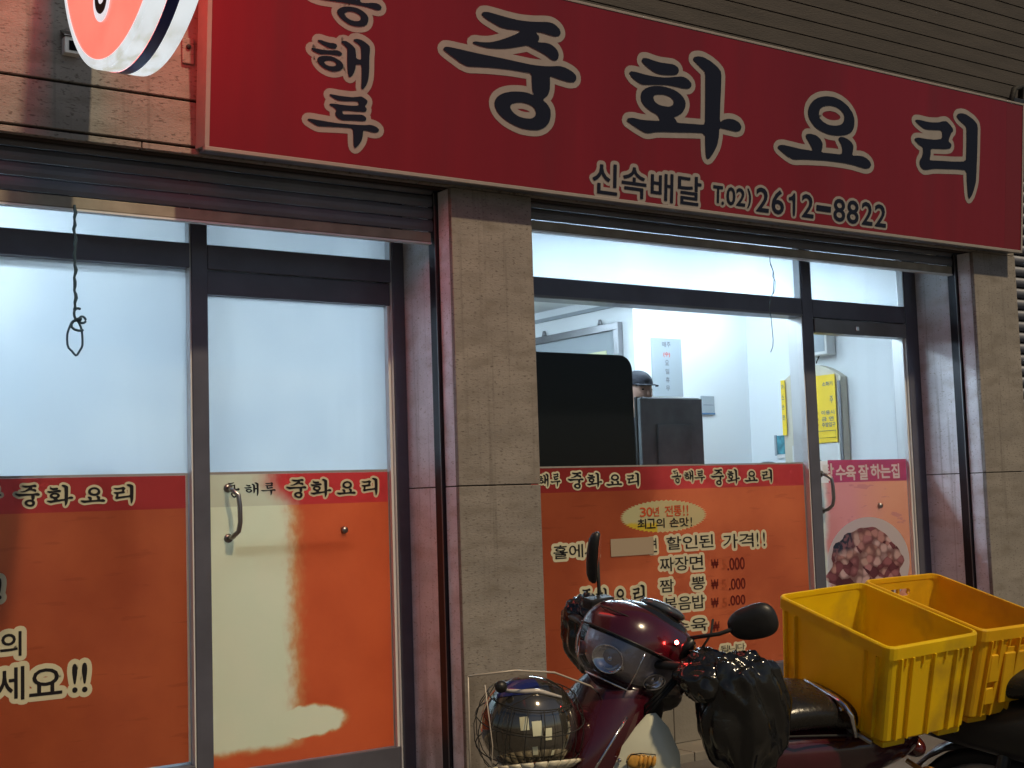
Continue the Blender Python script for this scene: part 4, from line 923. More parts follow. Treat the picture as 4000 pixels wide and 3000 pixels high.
def wheel(par, x, r, w, turn=0):
    T = Matrix.Translation((x, 0, r)) @ Matrix.Rotation(turn, 4, 'Z')
    o = bpy.data.objects.new('wheel', None); COL.objects.link(o); o.parent = par; o.empty_display_size = .1
    ty = MB(); n = 40; prof = [(r-.045, -w*.36), (r-.012, -w*.5), (r-.002, -w*.25), (r, 0), (r-.002, w*.25), (r-.012, w*.5), (r-.045, w*.36)]
    vs = []; 
    for i in range(n):
        a = 2*math.pi*i/n
        for (rr, yy) in prof: vs.append(T @ Vector((rr*math.cos(a), yy, rr*math.sin(a))))
    k = len(prof); fs = [(i*k+j, ((i+1) % n)*k+j, ((i+1) % n)*k+(j+1) % k, i*k+(j+1) % k) for i in range(n) for j in range(k)]
    ty.add(vs, fs, True); ty.obj('tyre', M['rubber'], o)
    rm = MB(); vs = []
    for i in range(n):
        a = 2*math.pi*i/n
        for rr, yy in ((r-.045, -w*.34), (r-.065, -w*.2), (r-.065, w*.2), (r-.045, w*.34)): vs.append(T @ Vector((rr*math.cos(a), yy, rr*math.sin(a))))
    rm.add(vs, [(i*4+j, ((i+1) % n)*4+j, ((i+1) % n)*4+j+1, i*4+j+1) for i in range(n) for j in range(3)], True)
    for i in range(12):
        a = 2*math.pi*i/12; rm.tube([T @ Vector((.03*math.cos(a), .02*(-1)**i, .03*math.sin(a))), T @ Vector(((r-.06)*math.cos(a+.12), 0, (r-.06)*math.sin(a+.12)))], .0022, 5)
    rm.tube([T @ Vector((0, -.06, 0)), T @ Vector((0, .06, 0))], .032, 14); rm.obj('rim', M['steel'], o)
TURN = .24
SX = -.90
ST = Matrix.Translation((SX, 0, 0)) @ Matrix.Rotation(TURN, 4, 'Z')
CW = ST @ Matrix.Translation((.050, 0, .985)) @ Matrix.Rotation(R(27), 4, 'Y')
wheel(s1, -.10, .270, .085); wheel(s1, -1.235, .265, .075, TURN)
# bodywork
b_ = MB(); b_.loft([ring((-.875, 0, .955), .075, .095), ring((-.915, 0, .89), .10, .12), ring((-.965, 0, .81), .115, .145), ring((-1.015, 0, .72), .115, .155), ring((-1.04, 0, .62), .10, .145), ring((-1.03, 0, .53), .07, .12), ring((-1.0, 0, .46), .04, .09)], True)
b_.obj('front_cover', M['maroon'], s1, sub=1)
# seams of the front cover, and its highlights laid on as chrome tubes
sm = MB(); sm.tube([(-.955, -.128, .86), (-1.03, -.145, .765), (-1.085, -.13, .66)], .004, 6); sm.tube([(-.985, -.05, .885), (-1.075, -.05, .79), (-1.125, -.05, .68)], .004, 6); sm.obj('cover_seam_highlight', M['chrome'], s1)
M['shield'] = mat('cream_leg_shield', (.60, .60, .47), .38, coat=.3, var=.05, vscale=6)
def shield_pts(s):
    return [(-1.035, s*.125, .70), (-.965, s*.135, .79), (-.905, s*.150, .868), (-.885, s*.162, .875), (-.860, s*.185, .845), (-.838, s*.215, .785), (-.835, s*.235, .70), (-.85, s*.245, .60), (-.87, s*.245, .48), (-.88, s*.23, .36), (-.90, s*.15, .30), (-.98, s*.10, .36), (-1.03, s*.10, .50)]
for s in (-1, 1):
    w_ = MB(); P = [Vector(p) for p in shield_pts(s)]; nrm = Vector((-.35, s*.93, .12)).normalized(); cen = sum(P, Vector())/len(P)
    fr_ = [p+nrm*.010 for p in P]; bk_ = [p-nrm*.010 for p in P]
    inner = [cen+(p-cen)*.55+nrm*.028 for p in P]
    n = len(P); vs = fr_+bk_+inner+[cen+nrm*.034]
    fs = [(i, (i+1) % n, 2*n+(i+1) % n, 2*n+i) for i in range(n)]+[(2*n+i, 2*n+(i+1) % n, 3*n) for i in range(n)]+[(i, n+i, n+(i+1) % n, (i+1) % n) for i in range(n)]+[tuple(n+i for i in range(n))]
    w_.add(vs, fs, True); so = w_.obj('leg_shield', M['shield'], s1)
    if s == -1: shield_obj = so
# golden fist emblem on the shield
M['gold'] = mat('gold_print', (.55, .28, .05), .4, var=.35, vscale=60)
em = MB(); E0 = Vector((-.935, -.188, .755)); ex = Vector((.92, -.30, .05)).normalized(); en = Vector((-.35, -.93, .12)).normalized(); ez = ex.cross(en); ez = ez if ez.z > 0 else -ez
EM = Matrix((( ex.x, en.x, ez.x, E0.x), (ex.y, en.y, ez.y, E0.y), (ex.z, en.z, ez.z, E0.z), (0, 0, 0, 1)))
em.ellipsoid((0, 0, 0), (.028, .006, .022), nu=16, nv=8, mtx=EM)
em.ellipsoid((0, 0, 0), (.020, .007, .020), nu=16, nv=8, mtx=EM @ Matrix.Translation((-.022, .002, .006)))
for k in range(4): em.ellipsoid((0, 0, 0), (.0065, .008, .016), nu=12, nv=8, mtx=EM @ Matrix.Translation((-.004+k*.012, .004, .006-.001*k)) @ Matrix.Rotation(R(12), 4, 'Y'))
em.ellipsoid((0, 0, 0), (.012, .006, .020), nu=12, nv=8, mtx=EM @ Matrix.Translation((.002, .001, -.028)))
em.obj('fist_emblem', M['gold'], shield_obj)
ol = MB(); ol.tube([EM @ Vector((-.042, .006, .004)), EM @ Vector((-.030, .006, .024)), EM @ Vector((-.006, .006, .026)), EM @ Vector((.036, .006, .022)), EM @ Vector((.036, .006, -.004)), EM @ Vector((.012, .006, -.018)), EM @ Vector((.016, .006, -.044)), EM @ Vector((-.012, .006, -.044)), EM @ Vector((-.012, .006, -.020)), EM @ Vector((-.038, .006, -.012))], .0016, 5, closed=True)
ol.obj('emblem_outline', M['rubber'], shield_obj)
# inner cover, floor tunnel, rear body
b_ = MB(); b_.loft([ring((-.845, 0, .945), .075, .10), ring((-.855, 0, .86), .065, .11), ring((-.87, 0, .76), .05, .12), ring((-.86, 0, .62), .05, .13), ring((-.84, 0, .50), .06, .12), ring((-.80, 0, .42), .10, .10)], True); b_.obj('inner_cover', M['blackp'], s1, sub=1)
b_ = MB(); b_.loft([xring((-.86, 0, .42), .10, .07), xring((-.70, 0, .36), .10, .07), xring((-.52, 0, .37), .11, .08), xring((-.40, 0, .46), .12, .12)], True); b_.obj('tunnel', M['blackp'], s1, sub=1)
b_ = MB(); b_.loft([xring((-.50, 0, .60), .085, .12), xring((-.40, 0, .62), .13, .13), xring((-.25, 0, .63), .145, .115), xring((-.08, 0, .64), .14, .085), xring((.08, 0, .645), .115, .058), xring((.17, 0, .655), .075, .035)], True); b_.obj('rear_body', M['maroon'], s1, sub=1)
b_ = MB(); b_.loft([xring((-.50, 0, .745), .075, .035), xring((-.46, 0, .765), .105, .050), xring((-.36, 0, .785), .130, .052), xring((-.24, 0, .785), .140, .052), xring((-.13, 0, .760), .135, .050), xring((-.02, 0, .725), .120, .035)], True); b_.obj('seat', M['seat'], s1, sub=1)
MB().tube([(-.50, -.07, .725), (-.36, -.135, .742), (-.13, -.138, .722), (.0, -.10, .70)], .0035, 6).obj('seat_piping', M['rubber'], s1)
tl = MB(); tl.ellipsoid((.185, 0, .60), (.035, .06, .035), nu=20, nv=12); tl.obj('tail_light', mat('red_lens', (.06, .006, .006), .15, coat=1), s1)
for s in (-1, 1):
    o = MB(); o.ellipsoid((.12, s*.15, .575), (.035, .022, .022), nu=16, nv=10); o.tube([(.10, s*.08, .59), (.12, s*.15, .575)], .008, 8); o.obj('indicator', mat('amber_lens', (.45, .20, .04), .2, coat=1), s1)
fd = MB(); vs = []
for i in range(13):
    a = R(20+i*12)
    for y in (-.055, -.04, .04, .055): vs.append((-.10-.30*math.cos(a)*-1 if False else -.10+.298*math.cos(a), y, .27+.298*math.sin(a)-(.012 if abs(y) > .05 else 0)))
fd.add(vs, [(i*4+j, (i+1)*4+j, (i+1)*4+j+1, i*4+j+1) for i in range(12) for j in range(3)], True); fd.obj('rear_fender', M['blackp'], s1, solid=.004)
fd = MB(); vs = []
for i in range(13):
    a = R(15+i*13)
    for y in (-.06, -.045, 0, .045, .06): vs.append(ST @ Vector((-1.235-SX+.30*math.cos(a), y, .265+.305*math.sin(a)-(.03 if abs(y) > .05 else 0))))
fd.add(vs, [(i*5+j, (i+1)*5+j, (i+1)*5+j+1, i*5+j+1) for i in range(12) for j in range(4)], True); fd.obj('front_fender', M['maroon'], s1, solid=.004)
fk = MB()
for s in (-1, 1): fk.tube([ST @ Vector((-.02, s*.06, .78)), ST @ Vector((-.12, s*.065, .60)), ST @ Vector((-.335, s*.06, .265))], .018, 10)
fk.tube([ST @ Vector((.06, 0, .96)), ST @ Vector((-.03, 0, .74))], .022, 10); fk.obj('fork', M['steel'], s1)
eg = MB(); eg.ellipsoid((-.40, 0, .30), (.19, .12, .09), nu=20, nv=12, e=.7)
for k in range(7): eg.box(-.56+k*.016, -.552+k*.016, -.075, .075, .26, .36)
eg.obj('engine', M['steel'], s1)
ex_ = MB(); ex_.tube([(-.50, .08, .25), (-.35, .13, .19), (-.15, .16, .22), (.12, .17, .29)], [.018, .02, .042, .045], 14); ex_.obj('exhaust', M['chrome'], s1)
sw_ = MB()
for s in (-1, 1): sw_.tube([(-.42, s*.07, .28), (-.10, s*.075, .27)], .018, 8); sw_.tube([(-.22, s*.095, .62), (-.12, s*.095, .30)], .022, 10)
sw_.obj('swingarm', M['blackp'], s1)
sd_ = MB(); sd_.tube([(-.42, -.10, .27), (-.40, -.20, .14), (-.385, -.30, .085)], .011, 8); sd_.obj('side_stand', M['steel'], s1)
fr_ = MB(); fr_.tube([(-.60, -.22, .29), (-.60, .22, .29)], .012, 8); fr_.obj('footpeg', M['rubber'], s1)
# rear rack under the crate and grab rail
rk = MB()
for y in (-.13, -.045, .045, .13): rk.tube([(-.16, y, .722), (.19, y, .722)], .008, 8)
rk.tube([(-.15, -.19, .722), (-.15, .19, .722)], .008, 8); rk.tube([(.17, -.19, .722), (.17, .19, .722)], .008, 8)
for s in (-1, 1): rk.tube([(-.05, s*.10, .722), (-.08, s*.10, .64)], .010, 8); rk.tube([(.12, s*.10, .722), (.05, s*.09, .64)], .010, 8)
rk.obj('rear_rack', M['steel'], s1)
gr = MB(); gr.tube([(-.145, .10, .76), (-.195, .10, .805), (-.205, .06, .822), (-.22, -.10, .828), (-.225, -.145, .822), (-.215, -.165, .80), (-.19, -.165, .735)], .008, 10)
gr.tube([(-.205, .06, .80), (-.222, -.13, .805)], .006, 8); gr.obj('grab_rail', M['chrome'], s1)

# handlebar group
bar = MB(); bar.tube([ST @ Vector(p) for p in ((.07, -.33, 1.00), (.03, -.22, 1.015), (.0, -.10, .99), (.0, .10, .99), (.03, .22, 1.015), (.07, .33, 1.00))], .012, 10); bar.obj('handlebar', M['blackp'], s1)
EX = (.178, .146, .124)
cw = MB(); cw.ellipsoid((0, 0, 0), EX, la0=3, la1=90, nu=48, nv=20, e=.78, mtx=CW); cw.obj('cowl', M['maroon'], s1)
ln_ = MB(); ln_.ellipsoid((0, 0, 0), (EX[0]*1.0, EX[1]*1.0, EX[2]), la0=-62, la1=3, lo0=50, lo1=310, nu=40, nv=12, e=.78, mtx=CW); hl = ln_.obj('headlight', M['lens'], s1)
rf = MB(); rf.ellipsoid((0, 0, 0), (EX[0]*.86, EX[1]*.86, EX[2]*.84), la0=-66, la1=1, lo0=50, lo1=310, nu=30, nv=8, e=.78, mtx=CW); rf.obj('reflector', mat('dark_reflector', (.45, .43, .46), .32, .7, bump=.45, bscale=45), hl)
bl = MB()
for (lo, la, r_) in ((215, -30, .018), (250, -34, .012), (266, -40, .012), (150, -30, .016)):
    p = Vector((EX[0]*.86*math.cos(R(la))*math.cos(R(lo)), EX[1]*.86*math.cos(R(la))*math.sin(R(lo)), EX[2]*.84*math.sin(R(la))))
    bl.ellipsoid((0, 0, 0), (r_, r_, r_), nu=14, nv=10, mtx=CW @ Matrix.Translation(p))
bl.obj('bulb', M['chrome'], hl)
def lens_pt(lo, la, k):
    pw = lambda a: math.copysign(abs(a)**.78, a)
    la, lo = R(la), R(lo); return CW @ Vector((EX[0]*k*pw(math.cos(la))*pw(math.cos(lo)), EX[1]*k*pw(math.cos(la))*pw(math.sin(lo)), EX[2]*k*pw(math.sin(la))))
dv = MB()
for lo in (150, 236): dv.tube([lens_pt(lo, la, .99) for la in range(-56, 1, 8)], .0022, 6)
dv.tube([lens_pt(lo, -57, 1.0) for lo in range(52, 309, 8)], .0035, 6); dv.obj('lens_divider', M['chrome'], hl)
for lo, la, r_ in ((196, -22, .045), (262, -24, .030), (128, -22, .030)):      # lamp bowls behind the lens
    c_ = lens_pt(lo, la, .93); n_ = (c_-CW.to_translation()).normalized(); q_ = n_.to_track_quat('Z', 'Y').to_matrix().to_4x4()
    bw = MB(); bw.loft([[Matrix.Translation(c_) @ q_ @ Vector((r_*k_*math.cos(2*math.pi*i/24), r_*k_*.8*math.sin(2*math.pi*i/24), d_)) for i in range(24)] for k_, d_ in ((1.08, .003), (1, .004), (.85, -.010), (.5, -.020), (.2, -.023))], False, True)
    bw.ellipsoid(c_-n_*.012, (.008, .008, .008), nu=12, nv=8); bw.obj('lamp_bowl', M['chrome'], hl)
# panel joints and screws of the bodywork
pj = MB(); pj.tube([CW @ Vector((EX[0]*.985*math.cos(R(a))*.98, EX[1]*.80*math.sin(R(a)), EX[2]*.66+.012*math.cos(R(a)))) for a in range(105, 256, 10)], .0016, 5)
for a in (118, 242): pj.ellipsoid((0, 0, 0), (.005, .005, .003), nu=10, nv=6, mtx=CW @ Matrix.Translation((EX[0]*.80*math.cos(R(a)), EX[1]*.86*math.sin(R(a)), EX[2]*.60)))
pj.obj('panel_joint', M['rubber'], s1)
sc2 = MB()
for p_ in ((-.905, -.142, .845), (-.985, -.158, .755), (-1.03, -.15, .66)): sc2.ellipsoid(p_, (.006, .006, .006), nu=10, nv=6)
sc2.obj('screw', M['chrome'], s1)
bt = MB(); bt.ellipsoid((0, 0, 0), (EX[0]*.97, EX[1]*.97, EX[2]*.96), la0=-90, la1=-50, nu=40, nv=8, e=.78, mtx=CW)
bt.ellipsoid((0, 0, 0), (EX[0]*.975, EX[1]*.975, EX[2]*.97), la0=-64, la1=3, lo0=-51, lo1=51, nu=24, nv=10, e=.78, mtx=CW)
bt.ellipsoid((.02, 0, -.09), (.13, .12, .07), nu=24, nv=12, mtx=CW); bt.obj('lower_cowl', M['blackp'], s1)
tr = MB(); pts = []
for lo in range(50, 311, 6):
    ca, sa = math.cos(R(lo)), math.sin(R(lo)); la = R(3); e = .78
    pw = lambda a: math.copysign(abs(a)**e, a)
    pts.append(CW @ Vector((EX[0]*1.005*pw(math.cos(la))*pw(ca), EX[1]*1.005*pw(math.cos(la))*pw(sa), EX[2]*pw(math.sin(la)))))
tr.tube(pts, .0028, 6); tr.obj('lens_trim', M['blackp'], s1)
ms = MB(); ms.ellipsoid((.030, 0, .062), (.115, .105, .066), nu=28, nv=14, e=.8, mtx=CW); mo = ms.obj('meter_hood', M['glossblack'], s1)
mg = MB(); mg.ellipsoid((.07, 0, .118), (.06, .075, .02), nu=20, nv=8, mtx=CW); mg.obj('meter_glass', mat('meter_glass', (.05, .06, .07), .05, coat=1), s1)
rl = MB(); rl.ellipsoid((-.832, -.148, 1.064), (.0055, .0055, .0055), nu=12, nv=8)
rl.obj('red_led', mat('lit_red_led', (1, .05, .05), .5, emit=(1, .05, .04), estr=90), s1)
MB().tube([(-.832, -.146, 1.063), (-.80, -.10, 1.035)], .005, 8).obj('led_socket', M['blackp'], s1)
ac = MB(); ac.box(-.045, .045, -.02, .02, -.01, .02, .006)
for v in range(len(ac.v)): ac.v[v] = tuple(ST @ (Vector(ac.v[v])+Vector((.05, .17, 1.075))))
ac.obj('switch_box', M['blackp'], s1)
# hand covers: crumpled shiny black vinyl
def mitt(cen, rad, seed, side):
    m_ = MB()
    def fn(p):
        q = Vector((p.x/rad[0], p.y/rad[1], p.z/rad[2]))
        k = 1+.20*noise.noise(q*1.3+Vector((seed, 0, 0)))+.06*noise.noise(Vector((q.x*3.4, q.y*3.4+seed, q.z*1.1)))
        f = .16*abs(noise.noise(Vector((q.x*3.0+seed, q.y*3.0, q.z*.8))))**.8+.03*abs(noise.noise(Vector((q.x*7+seed, q.y*7, q.z*2.2+q.x*2))))
        r = p*(k-f)
        if q.z < 0: r.x *= 1+.10*q.z; 
        return r
    m_.ellipsoid(cen, rad, nu=84, nv=60, e=.9, fn=fn, mtx=Matrix.Rotation(R(-16), 4, 'Y'))
    m_.v = [tuple(ST @ Vector(v)) for v in m_.v]
    return m_.obj('hand_cover', M['glossblack'], s1)
mitt((.135, -.325, .905), (.125, .105, .190), 1.7, -1); mitt((.115, .280, .945), (.075, .08, .118), 5.1, 1); mitt((.055, -.255, 1.00), (.085, .085, .060), 3.3, 1)
lv = MB(); lv.tube([ST @ Vector(p) for p in ((.05, -.17, 1.02), (.035, -.19, 1.06), (.05, -.20, 1.08))], .012, 8); lv.obj('mirror_clamp', M['blackp'], s1)
# mirrors
def mirror(base, mid, cen, rx, rz, normal, roll):
    mi = MB(); mi.tube([base, mid, cen], .0055, 8); mi.tube([base, Vector(base)+Vector((0, 0, -.03))], .011, 8); mo = mi.obj('mirror_stem', M['rubber'], s1)
    nrm = Vector(normal).normalized(); q = nrm.to_track_quat('Y', 'Z').to_matrix().to_4x4()
    T = Matrix.Translation(cen) @ q @ Matrix.Rotation(roll, 4, 'Y')
    def shape(w, k, y): 
        out = []
        for i in range(28):
            a = 2*math.pi*i/28; ca, sa = math.cos(a), math.sin(a)
            x = rx*w*math.copysign(abs(ca)**.78, ca); z = rz*w*math.copysign(abs(sa)**.78, sa); z *= 1+.22*ca*(1 if sa > 0 else .6); out.append(T @ Vector((x, y, z)))
        return out
    h = MB(); h.loft([shape(.90, 0, .004), shape(1.0, 0, .0), shape(1.0, 0, -.008), shape(.93, 0, -.018), shape(.70, 0, -.027), shape(.30, 0, -.031)], True); ho = h.obj('mirror', M['blackp'], s1)
    gl = MB(); gl.add(shape(.88, 0, .0052), [tuple(range(28))]); gl.obj('mirror_glass', M['chrome'], ho)
mirror(ST @ Vector((.045, -.195, 1.085)), ST @ Vector((.07, -.27, 1.115)), ST @ Vector((.135, -.325, 1.155)), .068, .046, (.75, .70, .12), R(-24))
mirror(ST @ Vector((.09, .19, 1.04)), ST @ Vector((.08, .20, 1.09)), ST @ Vector((.06, .20, 1.205)), .032, .078, (.80, -.62, 0), R(8))
# cables
cbs = MB()
for k in range(3): cbs.tube([ST @ Vector((.05, -.18, 1.0-.01*k)), ST @ Vector((-.02, -.16-.01*k, .93)), (-.90, -.10, .86-.02*k)], .004, 6)
cbs.tube([ST @ Vector((.06, -.20, 1.02)), ST @ Vector((.085, -.23, 1.10)), ST @ Vector((.11, -.21, 1.13)), ST @ Vector((.12, -.20, 1.08))], .0035, 6)
cbs.obj('cable', M['rubber'], s1)
# clear plastic sheet and wire basket at the front
psd = MB(); HC = Vector((-1.190, -.02, .822))
u0 = [(-1.40, -.06, .99), (-1.28, -.09, 1.005), (-1.16, -.08, .985), (-1.03, -.05, .925), (-.96, -.02, .87)]
lo_ = [(-1.395, -.12, .68), (-1.30, -.17, .655), (-1.17, -.17, .655), (-1.06, -.14, .66), (-.985, -.10, .70)]
psd.add(u0+lo_, [(i, i+1, 6+i, 5+i) for i in range(4)], True); psd.obj('rain_sheet', M['plastic_sheet'], s1)
pe_ = MB(); pe_.tube(u0, .0028, 6); pe_.tube([u0[0], lo_[0]], .002, 6); pe_.tube([(-1.36, -.08, .97), (-1.345, -.12, .82), (-1.35, -.14, .70)], .0015, 5); pe_.obj('sheet_hem', mat('milky_plastic', (.42, .36, .30), .3), s1)
bk = MB(); n = 18
for i in range(n):
    a = 2*math.pi*i/n; pts = []
    for k in range(8):
        t = R(-88+k*18); pts.append(HC+Vector((.150*math.cos(t)*math.cos(a), .145*math.cos(t)*math.sin(a), .150*math.sin(t)-.008)))
    bk.tube(pts, .0013, 5)
for t in (-55, -20, 12, 38): bk.tube([HC+Vector((.150*math.cos(R(t))*math.cos(2*math.pi*i/28), .145*math.cos(R(t))*math.sin(2*math.pi*i/28), .150*math.sin(R(t))-.008)) for i in range(28)], .0016, 5, closed=True)
bk.tube([HC+Vector((.02, .0, -.155)), (-1.10, 0, .60), (-1.02, 0, .55)], .006, 6); bk.obj('wire_basket', M['rubber'], s1)
M['cp'] = mat('cream_patch', (.66, .66, .48), .3)
# helmet lying in the basket
M['dome'] = mat('mirror_dark_shell', (.20, .185, .16), .07, .85, coat=1, var=.45, vscale=7)
hm = empty('helmet', s1.matrix_basis @ HC if False else (0, 0, 0), 'shiny dark helmet with blue patch and cream rim in the wire basket of the scooter', 'helmet')
hm.rotation_mode = 'QUATERNION'; hm.rotation_quaternion = pose(-.152, .242).to_quaternion()
hm.location = Vector((3.307, -2.627, 0)) + pose(-.152, .242) @ HC
HM = Matrix.Rotation(R(20), 4, 'Z') @ Matrix.Rotation(R(-24), 4, 'X') @ Matrix.Rotation(R(10), 4, 'Y')
sh = MB(); sh.ellipsoid((0, 0, 0), (.134, .126, .130), la0=-48, la1=90, nu=48, nv=26, mtx=HM); sh.obj('shell', M['dome'], hm)
cr_ = MB()
for i in range(22):
    a0, a1 = 2*math.pi*i/22+.02, 2*math.pi*(i+1)/22-.02
    P = []
    for a in (a0, (a0+a1)/2, a1):
        for t, rr in ((-50, 1.02), (-60, 1.07), (-70, 1.02)): P.append(HM @ Vector((.140*rr*math.cos(R(t))*math.cos(a)*1.42, .132*rr*math.cos(R(t))*math.sin(a)*1.42, .134*math.sin(R(t)))))
    cr_.add(P, [(0, 3, 4, 1), (1, 4, 5, 2), (3, 6, 7, 4), (4, 7, 8, 5)], True)
cr_.obj('rim', mat('cream_rim', (.62, .58, .45), .35), hm, solid=.006)
bp_ = MB(); bp_.ellipsoid((0, 0, 0), (.1355, .1275, .1315), la0=34, la1=60, lo0=180, lo1=250, nu=16, nv=8, mtx=HM); bp_.obj('blue_patch', mat('blue_patch', (.012, .018, .13), .15, coat=1), hm)
ws = MB(); ws.tube([HM @ (Vector((.1375*math.cos(R(la))*math.cos(R(lo)), .1295*math.cos(R(la))*math.sin(R(lo)), .1335*math.sin(R(la))))) for lo, la in ((185, 44), (205, 40), (225, 37), (245, 36), (262, 30), (276, 26))], [.004, .005, .006, .007, .005, .004], 7); ws.obj('white_strip', mat('white_strip', (.55, .53, .52), .2), hm)
for lo_a, la_a, sz in ((222, -2, 1.0), (236, -9, 1.1), (249, -16, .9), (232, -34, .7), (258, -38, .45)):
    cp_ = MB(); cp_.ellipsoid((0, 0, 0), (.1356, .1276, .1316), la0=la_a-6*sz, la1=la_a+9*sz, lo0=lo_a-5*sz, lo1=lo_a+5*sz, nu=5, nv=5, mtx=HM); cp_.obj('cream_patch', mat('cream_patch', (.66, .66, .48), .3) if 'cp' not in M else M['cp'], hm)
tk = MB(); tk.ellipsoid((0, 0, 0), (.018, .016, .016), nu=14, nv=8, mtx=HM @ Matrix.Translation((-.128, -.040, .098))); tk.obj('visor_screw', M['blackp'], hm)

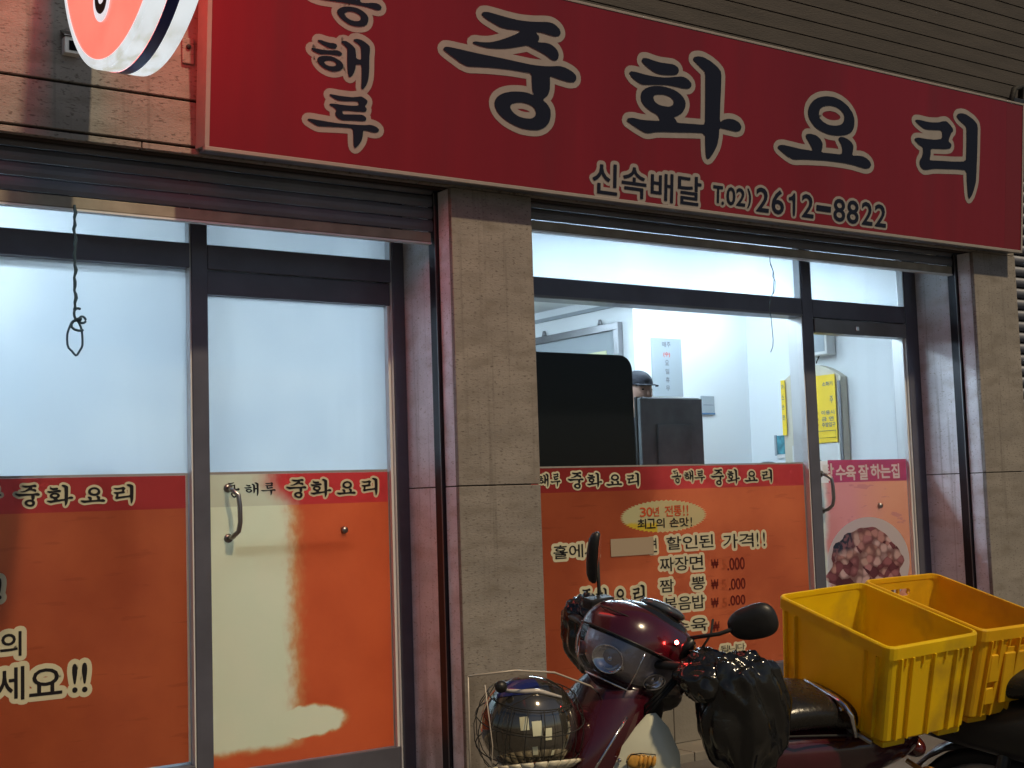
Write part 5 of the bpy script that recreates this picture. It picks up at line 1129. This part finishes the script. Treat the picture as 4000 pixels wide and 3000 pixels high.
# yellow crates
M['crate_y'] = translucent_plastic('bright_yellow_plastic', (((.99, .70, .012), .34), dict(var=.08, vscale=5, bump=.04, bscale=25, wear=(4, (.55, .33, .04), .52, .70))))
M['crate_o'] = translucent_plastic('orange_yellow_plastic', (((.93, .58, .016), .45), dict(var=.12, vscale=5, bump=.06, bscale=25, wear=(4, (.60, .30, .02), .5, .75))))
def crate(name, loc, yaw, lean, pitch, label, m, holes):
    c = empty(name, loc, label, 'crate', 'yellow plastic crates on the scooter racks')
    c.rotation_mode = 'QUATERNION'; c.rotation_quaternion = pose(yaw, lean, pitch).to_quaternion()
    a, b, h, tp = .168, .258, .300, .93
    rr = .026
    def rr_ring(hx, hy, z, r, n=5):
        out = []
        for cx, cy, a0 in ((hx-r, hy-r, 0), (-hx+r, hy-r, 90), (-hx+r, -hy+r, 180), (hx-r, -hy+r, 270)):
            for k in range(n): t = R(a0+k*90/(n-1)); out.append((cx+r*math.cos(t), cy+r*math.sin(t), z))
        return out
    def hw(z): k = tp+(1-tp)*z/h; return a*k, b*k
    sh = MB()
    rings = [rr_ring(hw(0)[0]-.012, hw(0)[1]-.012, 0, rr)] + [rr_ring(*hw(z), z, rr) for z in (.010, .12, .262)] + [rr_ring(hw(.29)[0], hw(.29)[1], .298, rr)] + [rr_ring(hw(.29)[0]-.004, hw(.29)[1]-.004, .298, rr-.004), rr_ring(hw(.2)[0]-.004, hw(.2)[1]-.004, .2, rr-.004), rr_ring(hw(.012)[0]-.005, hw(.012)[1]-.005, .012, rr-.005)]
    sh.loft(rings, True, False); so = sh.obj('shell', m, c)
    rm = MB(); 
    rm.loft([rr_ring(hw(.27)[0]-.001, hw(.27)[1]-.001, .262, rr), rr_ring(a+.004, b+.004, .262, rr+.004), rr_ring(a+.005, b+.005, .296, rr+.005), rr_ring(a+.002, b+.002, .3005, rr+.003), rr_ring(a-.006, b-.006, .3005, rr-.003), rr_ring(a-.007, b-.007, .285, rr-.003)], False, False); rm.obj('rim', m, c)
    r0 = MB(); r0.loft([rr_ring(hw(.225)[0], hw(.225)[1], .222, rr), rr_ring(hw(.23)[0]+.007, hw(.23)[1]+.007, .224, rr), rr_ring(hw(.23)[0]+.007, hw(.23)[1]+.007, .231, rr), rr_ring(hw(.235)[0], hw(.235)[1], .233, rr)], False, False)
    # ribs under the rim: short ones all round, long ones on the sides
    def rib(x, y, nx, ny, z0, z1, w=.0035, d=.011):
        x0_, y0_ = hw(z0); x1_, y1_ = hw(z1)
        p = MB(); vs = []
        for z, (hx, hy) in ((z0, (x0_, y0_)), (z1, (x1_, y1_))):
            bx = (nx*hx if nx else x*hx/a); by = (ny*hy if ny else y*hy/b)
            for dn, dt in ((-.001, -w), (-.001, w), (d, w*.8), (d, -w*.8)): vs.append((bx+nx*dn+(dt if ny else 0), by+ny*dn+(dt if nx else 0), z))
        p.add(vs, [(0, 3, 2, 1), (4, 5, 6, 7), (0, 1, 5, 4), (1, 2, 6, 5), (2, 3, 7, 6), (3, 0, 4, 7)]); p.obj('rib', m, c)
    for x in (-.125, -.082, .0, .085, .128):
        for ny in (-1, 1): rib(x, 0, 0, ny, .012, .262)
    for x in (-.105, -.04, .045, .107):
        for ny in (-1, 1): rib(x, 0, 0, ny, .236, .262, .003, .006)
    for y in (-.215, -.165, .165, .215):
        for nx in (-1, 1): rib(0, y, nx, 0, .012, .262)
    for sx in (-1, 1):
        for sy in (-1, 1):
            hx, hy = hw(0); B('foot', m, c, sx*(hx-.052)-.042, sx*(hx-.052)+.042, sy*(hy-.06)-.05, sy*(hy-.06)+.05, -.016, .002, .006)
    if holes:
        bms = bmesh.new(); bms.from_mesh(so.data); bmesh.ops.remove_doubles(bms, verts=bms.verts[:], dist=1e-5); bmesh.ops.recalc_face_normals(bms, faces=bms.faces[:]); bms.to_mesh(so.data); bms.free()
        for ny in (-1, 1):
            hh = MB(); Y = ny*(hw(.25)[1]); pts = []
            for cx_, a0 in ((.038, -90), (-.038, 90)):
                for k in range(7): t = R(a0+k*30); pts.append((cx_+.013*math.cos(t), .244+.013*math.sin(t)))
            hh.loft([[(x, Y-.03, z) for x, z in pts], [(x, Y+.03, z) for x, z in pts]], True, False); bmh = bmesh.new(); meh = hh.obj('cutter', None, None); bmh.from_mesh(meh.data); bmesh.ops.recalc_face_normals(bmh, faces=bmh.faces[:]); bmh.to_mesh(meh.data); bmh.free(); ho_ = meh
            ho_.parent = c; ho_.matrix_parent_inverse = Matrix.Identity(4)
            md = so.modifiers.new('hole', 'BOOLEAN'); md.object = ho_; md.operation = 'DIFFERENCE'; md.solver = 'EXACT'
            dg = bpy.context.evaluated_depsgraph_get(); me = bpy.data.meshes.new_from_object(so.evaluated_get(dg)); so.modifiers.clear(); so.data = me; bpy.data.objects.remove(ho_)
        # ledger panels moulded in the near end
        for ny in (-1, 1):
            for (x0, x1, z0, z1) in ((-.115, -.07, .125, .215), (-.115, -.07, .05, .105), (-.05, .12, .05, .215)):
                hy = hw((z0+z1)/2)[1]; B('moulded_panel', m, c, x0, x1, ny*hy-(.011 if ny < 0 else -.002), ny*hy-(.002 if ny < 0 else -.011), z0, z1, .003)
    return c
crate('crate', (3.28, -2.803, .722), -.152, .242, -.064, 'bright yellow ribbed crate on the rack of the maroon scooter, nearest the seat', M['crate_y'], False)
crate('crate', (3.739, -2.733, .727), -.091, .261, -.019, 'duller orange yellow crate with hand hole, right of the bright one, at the frame edge', M['crate_o'], True)

# second scooter: copy, turned round, its rack under the second crate
def copy_tree(o, parent=None):
    c = o.copy(); COL.objects.link(c); c.parent = parent
    for ch in list(o.children): copy_tree(ch, c)
    return c
s2 = copy_tree(s1)
for o in list(s2.children):
    if o.name.split('.')[0] in ('hand_cover', 'rain_sheet', 'sheet_hem', 'wire_basket', 'red_led', 'led_socket', 'mirror_stem', 'cable'):
        for k in o.children_recursive: bpy.data.objects.remove(k)
        bpy.data.objects.remove(o)
q2 = pose(math.pi-.091-1.15, -.16)
s2.rotation_quaternion = q2.to_quaternion()
s2.location = Vector((3.739, -2.733, .727)) - (pose(math.pi-.091-1.15, -.16) @ Vector((0, 0, .752)))
s2.location.z = 0
s2['label'] = 'second, black scooter, mostly outside the frame, carrying the duller crate'
M['black_paint'] = mat('black_paint', (.012, .012, .013), .45, coat=.2)
for o in s2.children_recursive:
    if o.type == 'MESH' and o.data.materials and o.data.materials[0] in (M['maroon'], M['chrome']):
        o.material_slots[0].link = 'OBJECT'; o.material_slots[0].material = M['black_paint']
for o in bpy.data.objects:
    if o.type == 'MESH' and len(o.data.materials) == 0: print('no material', o.name)
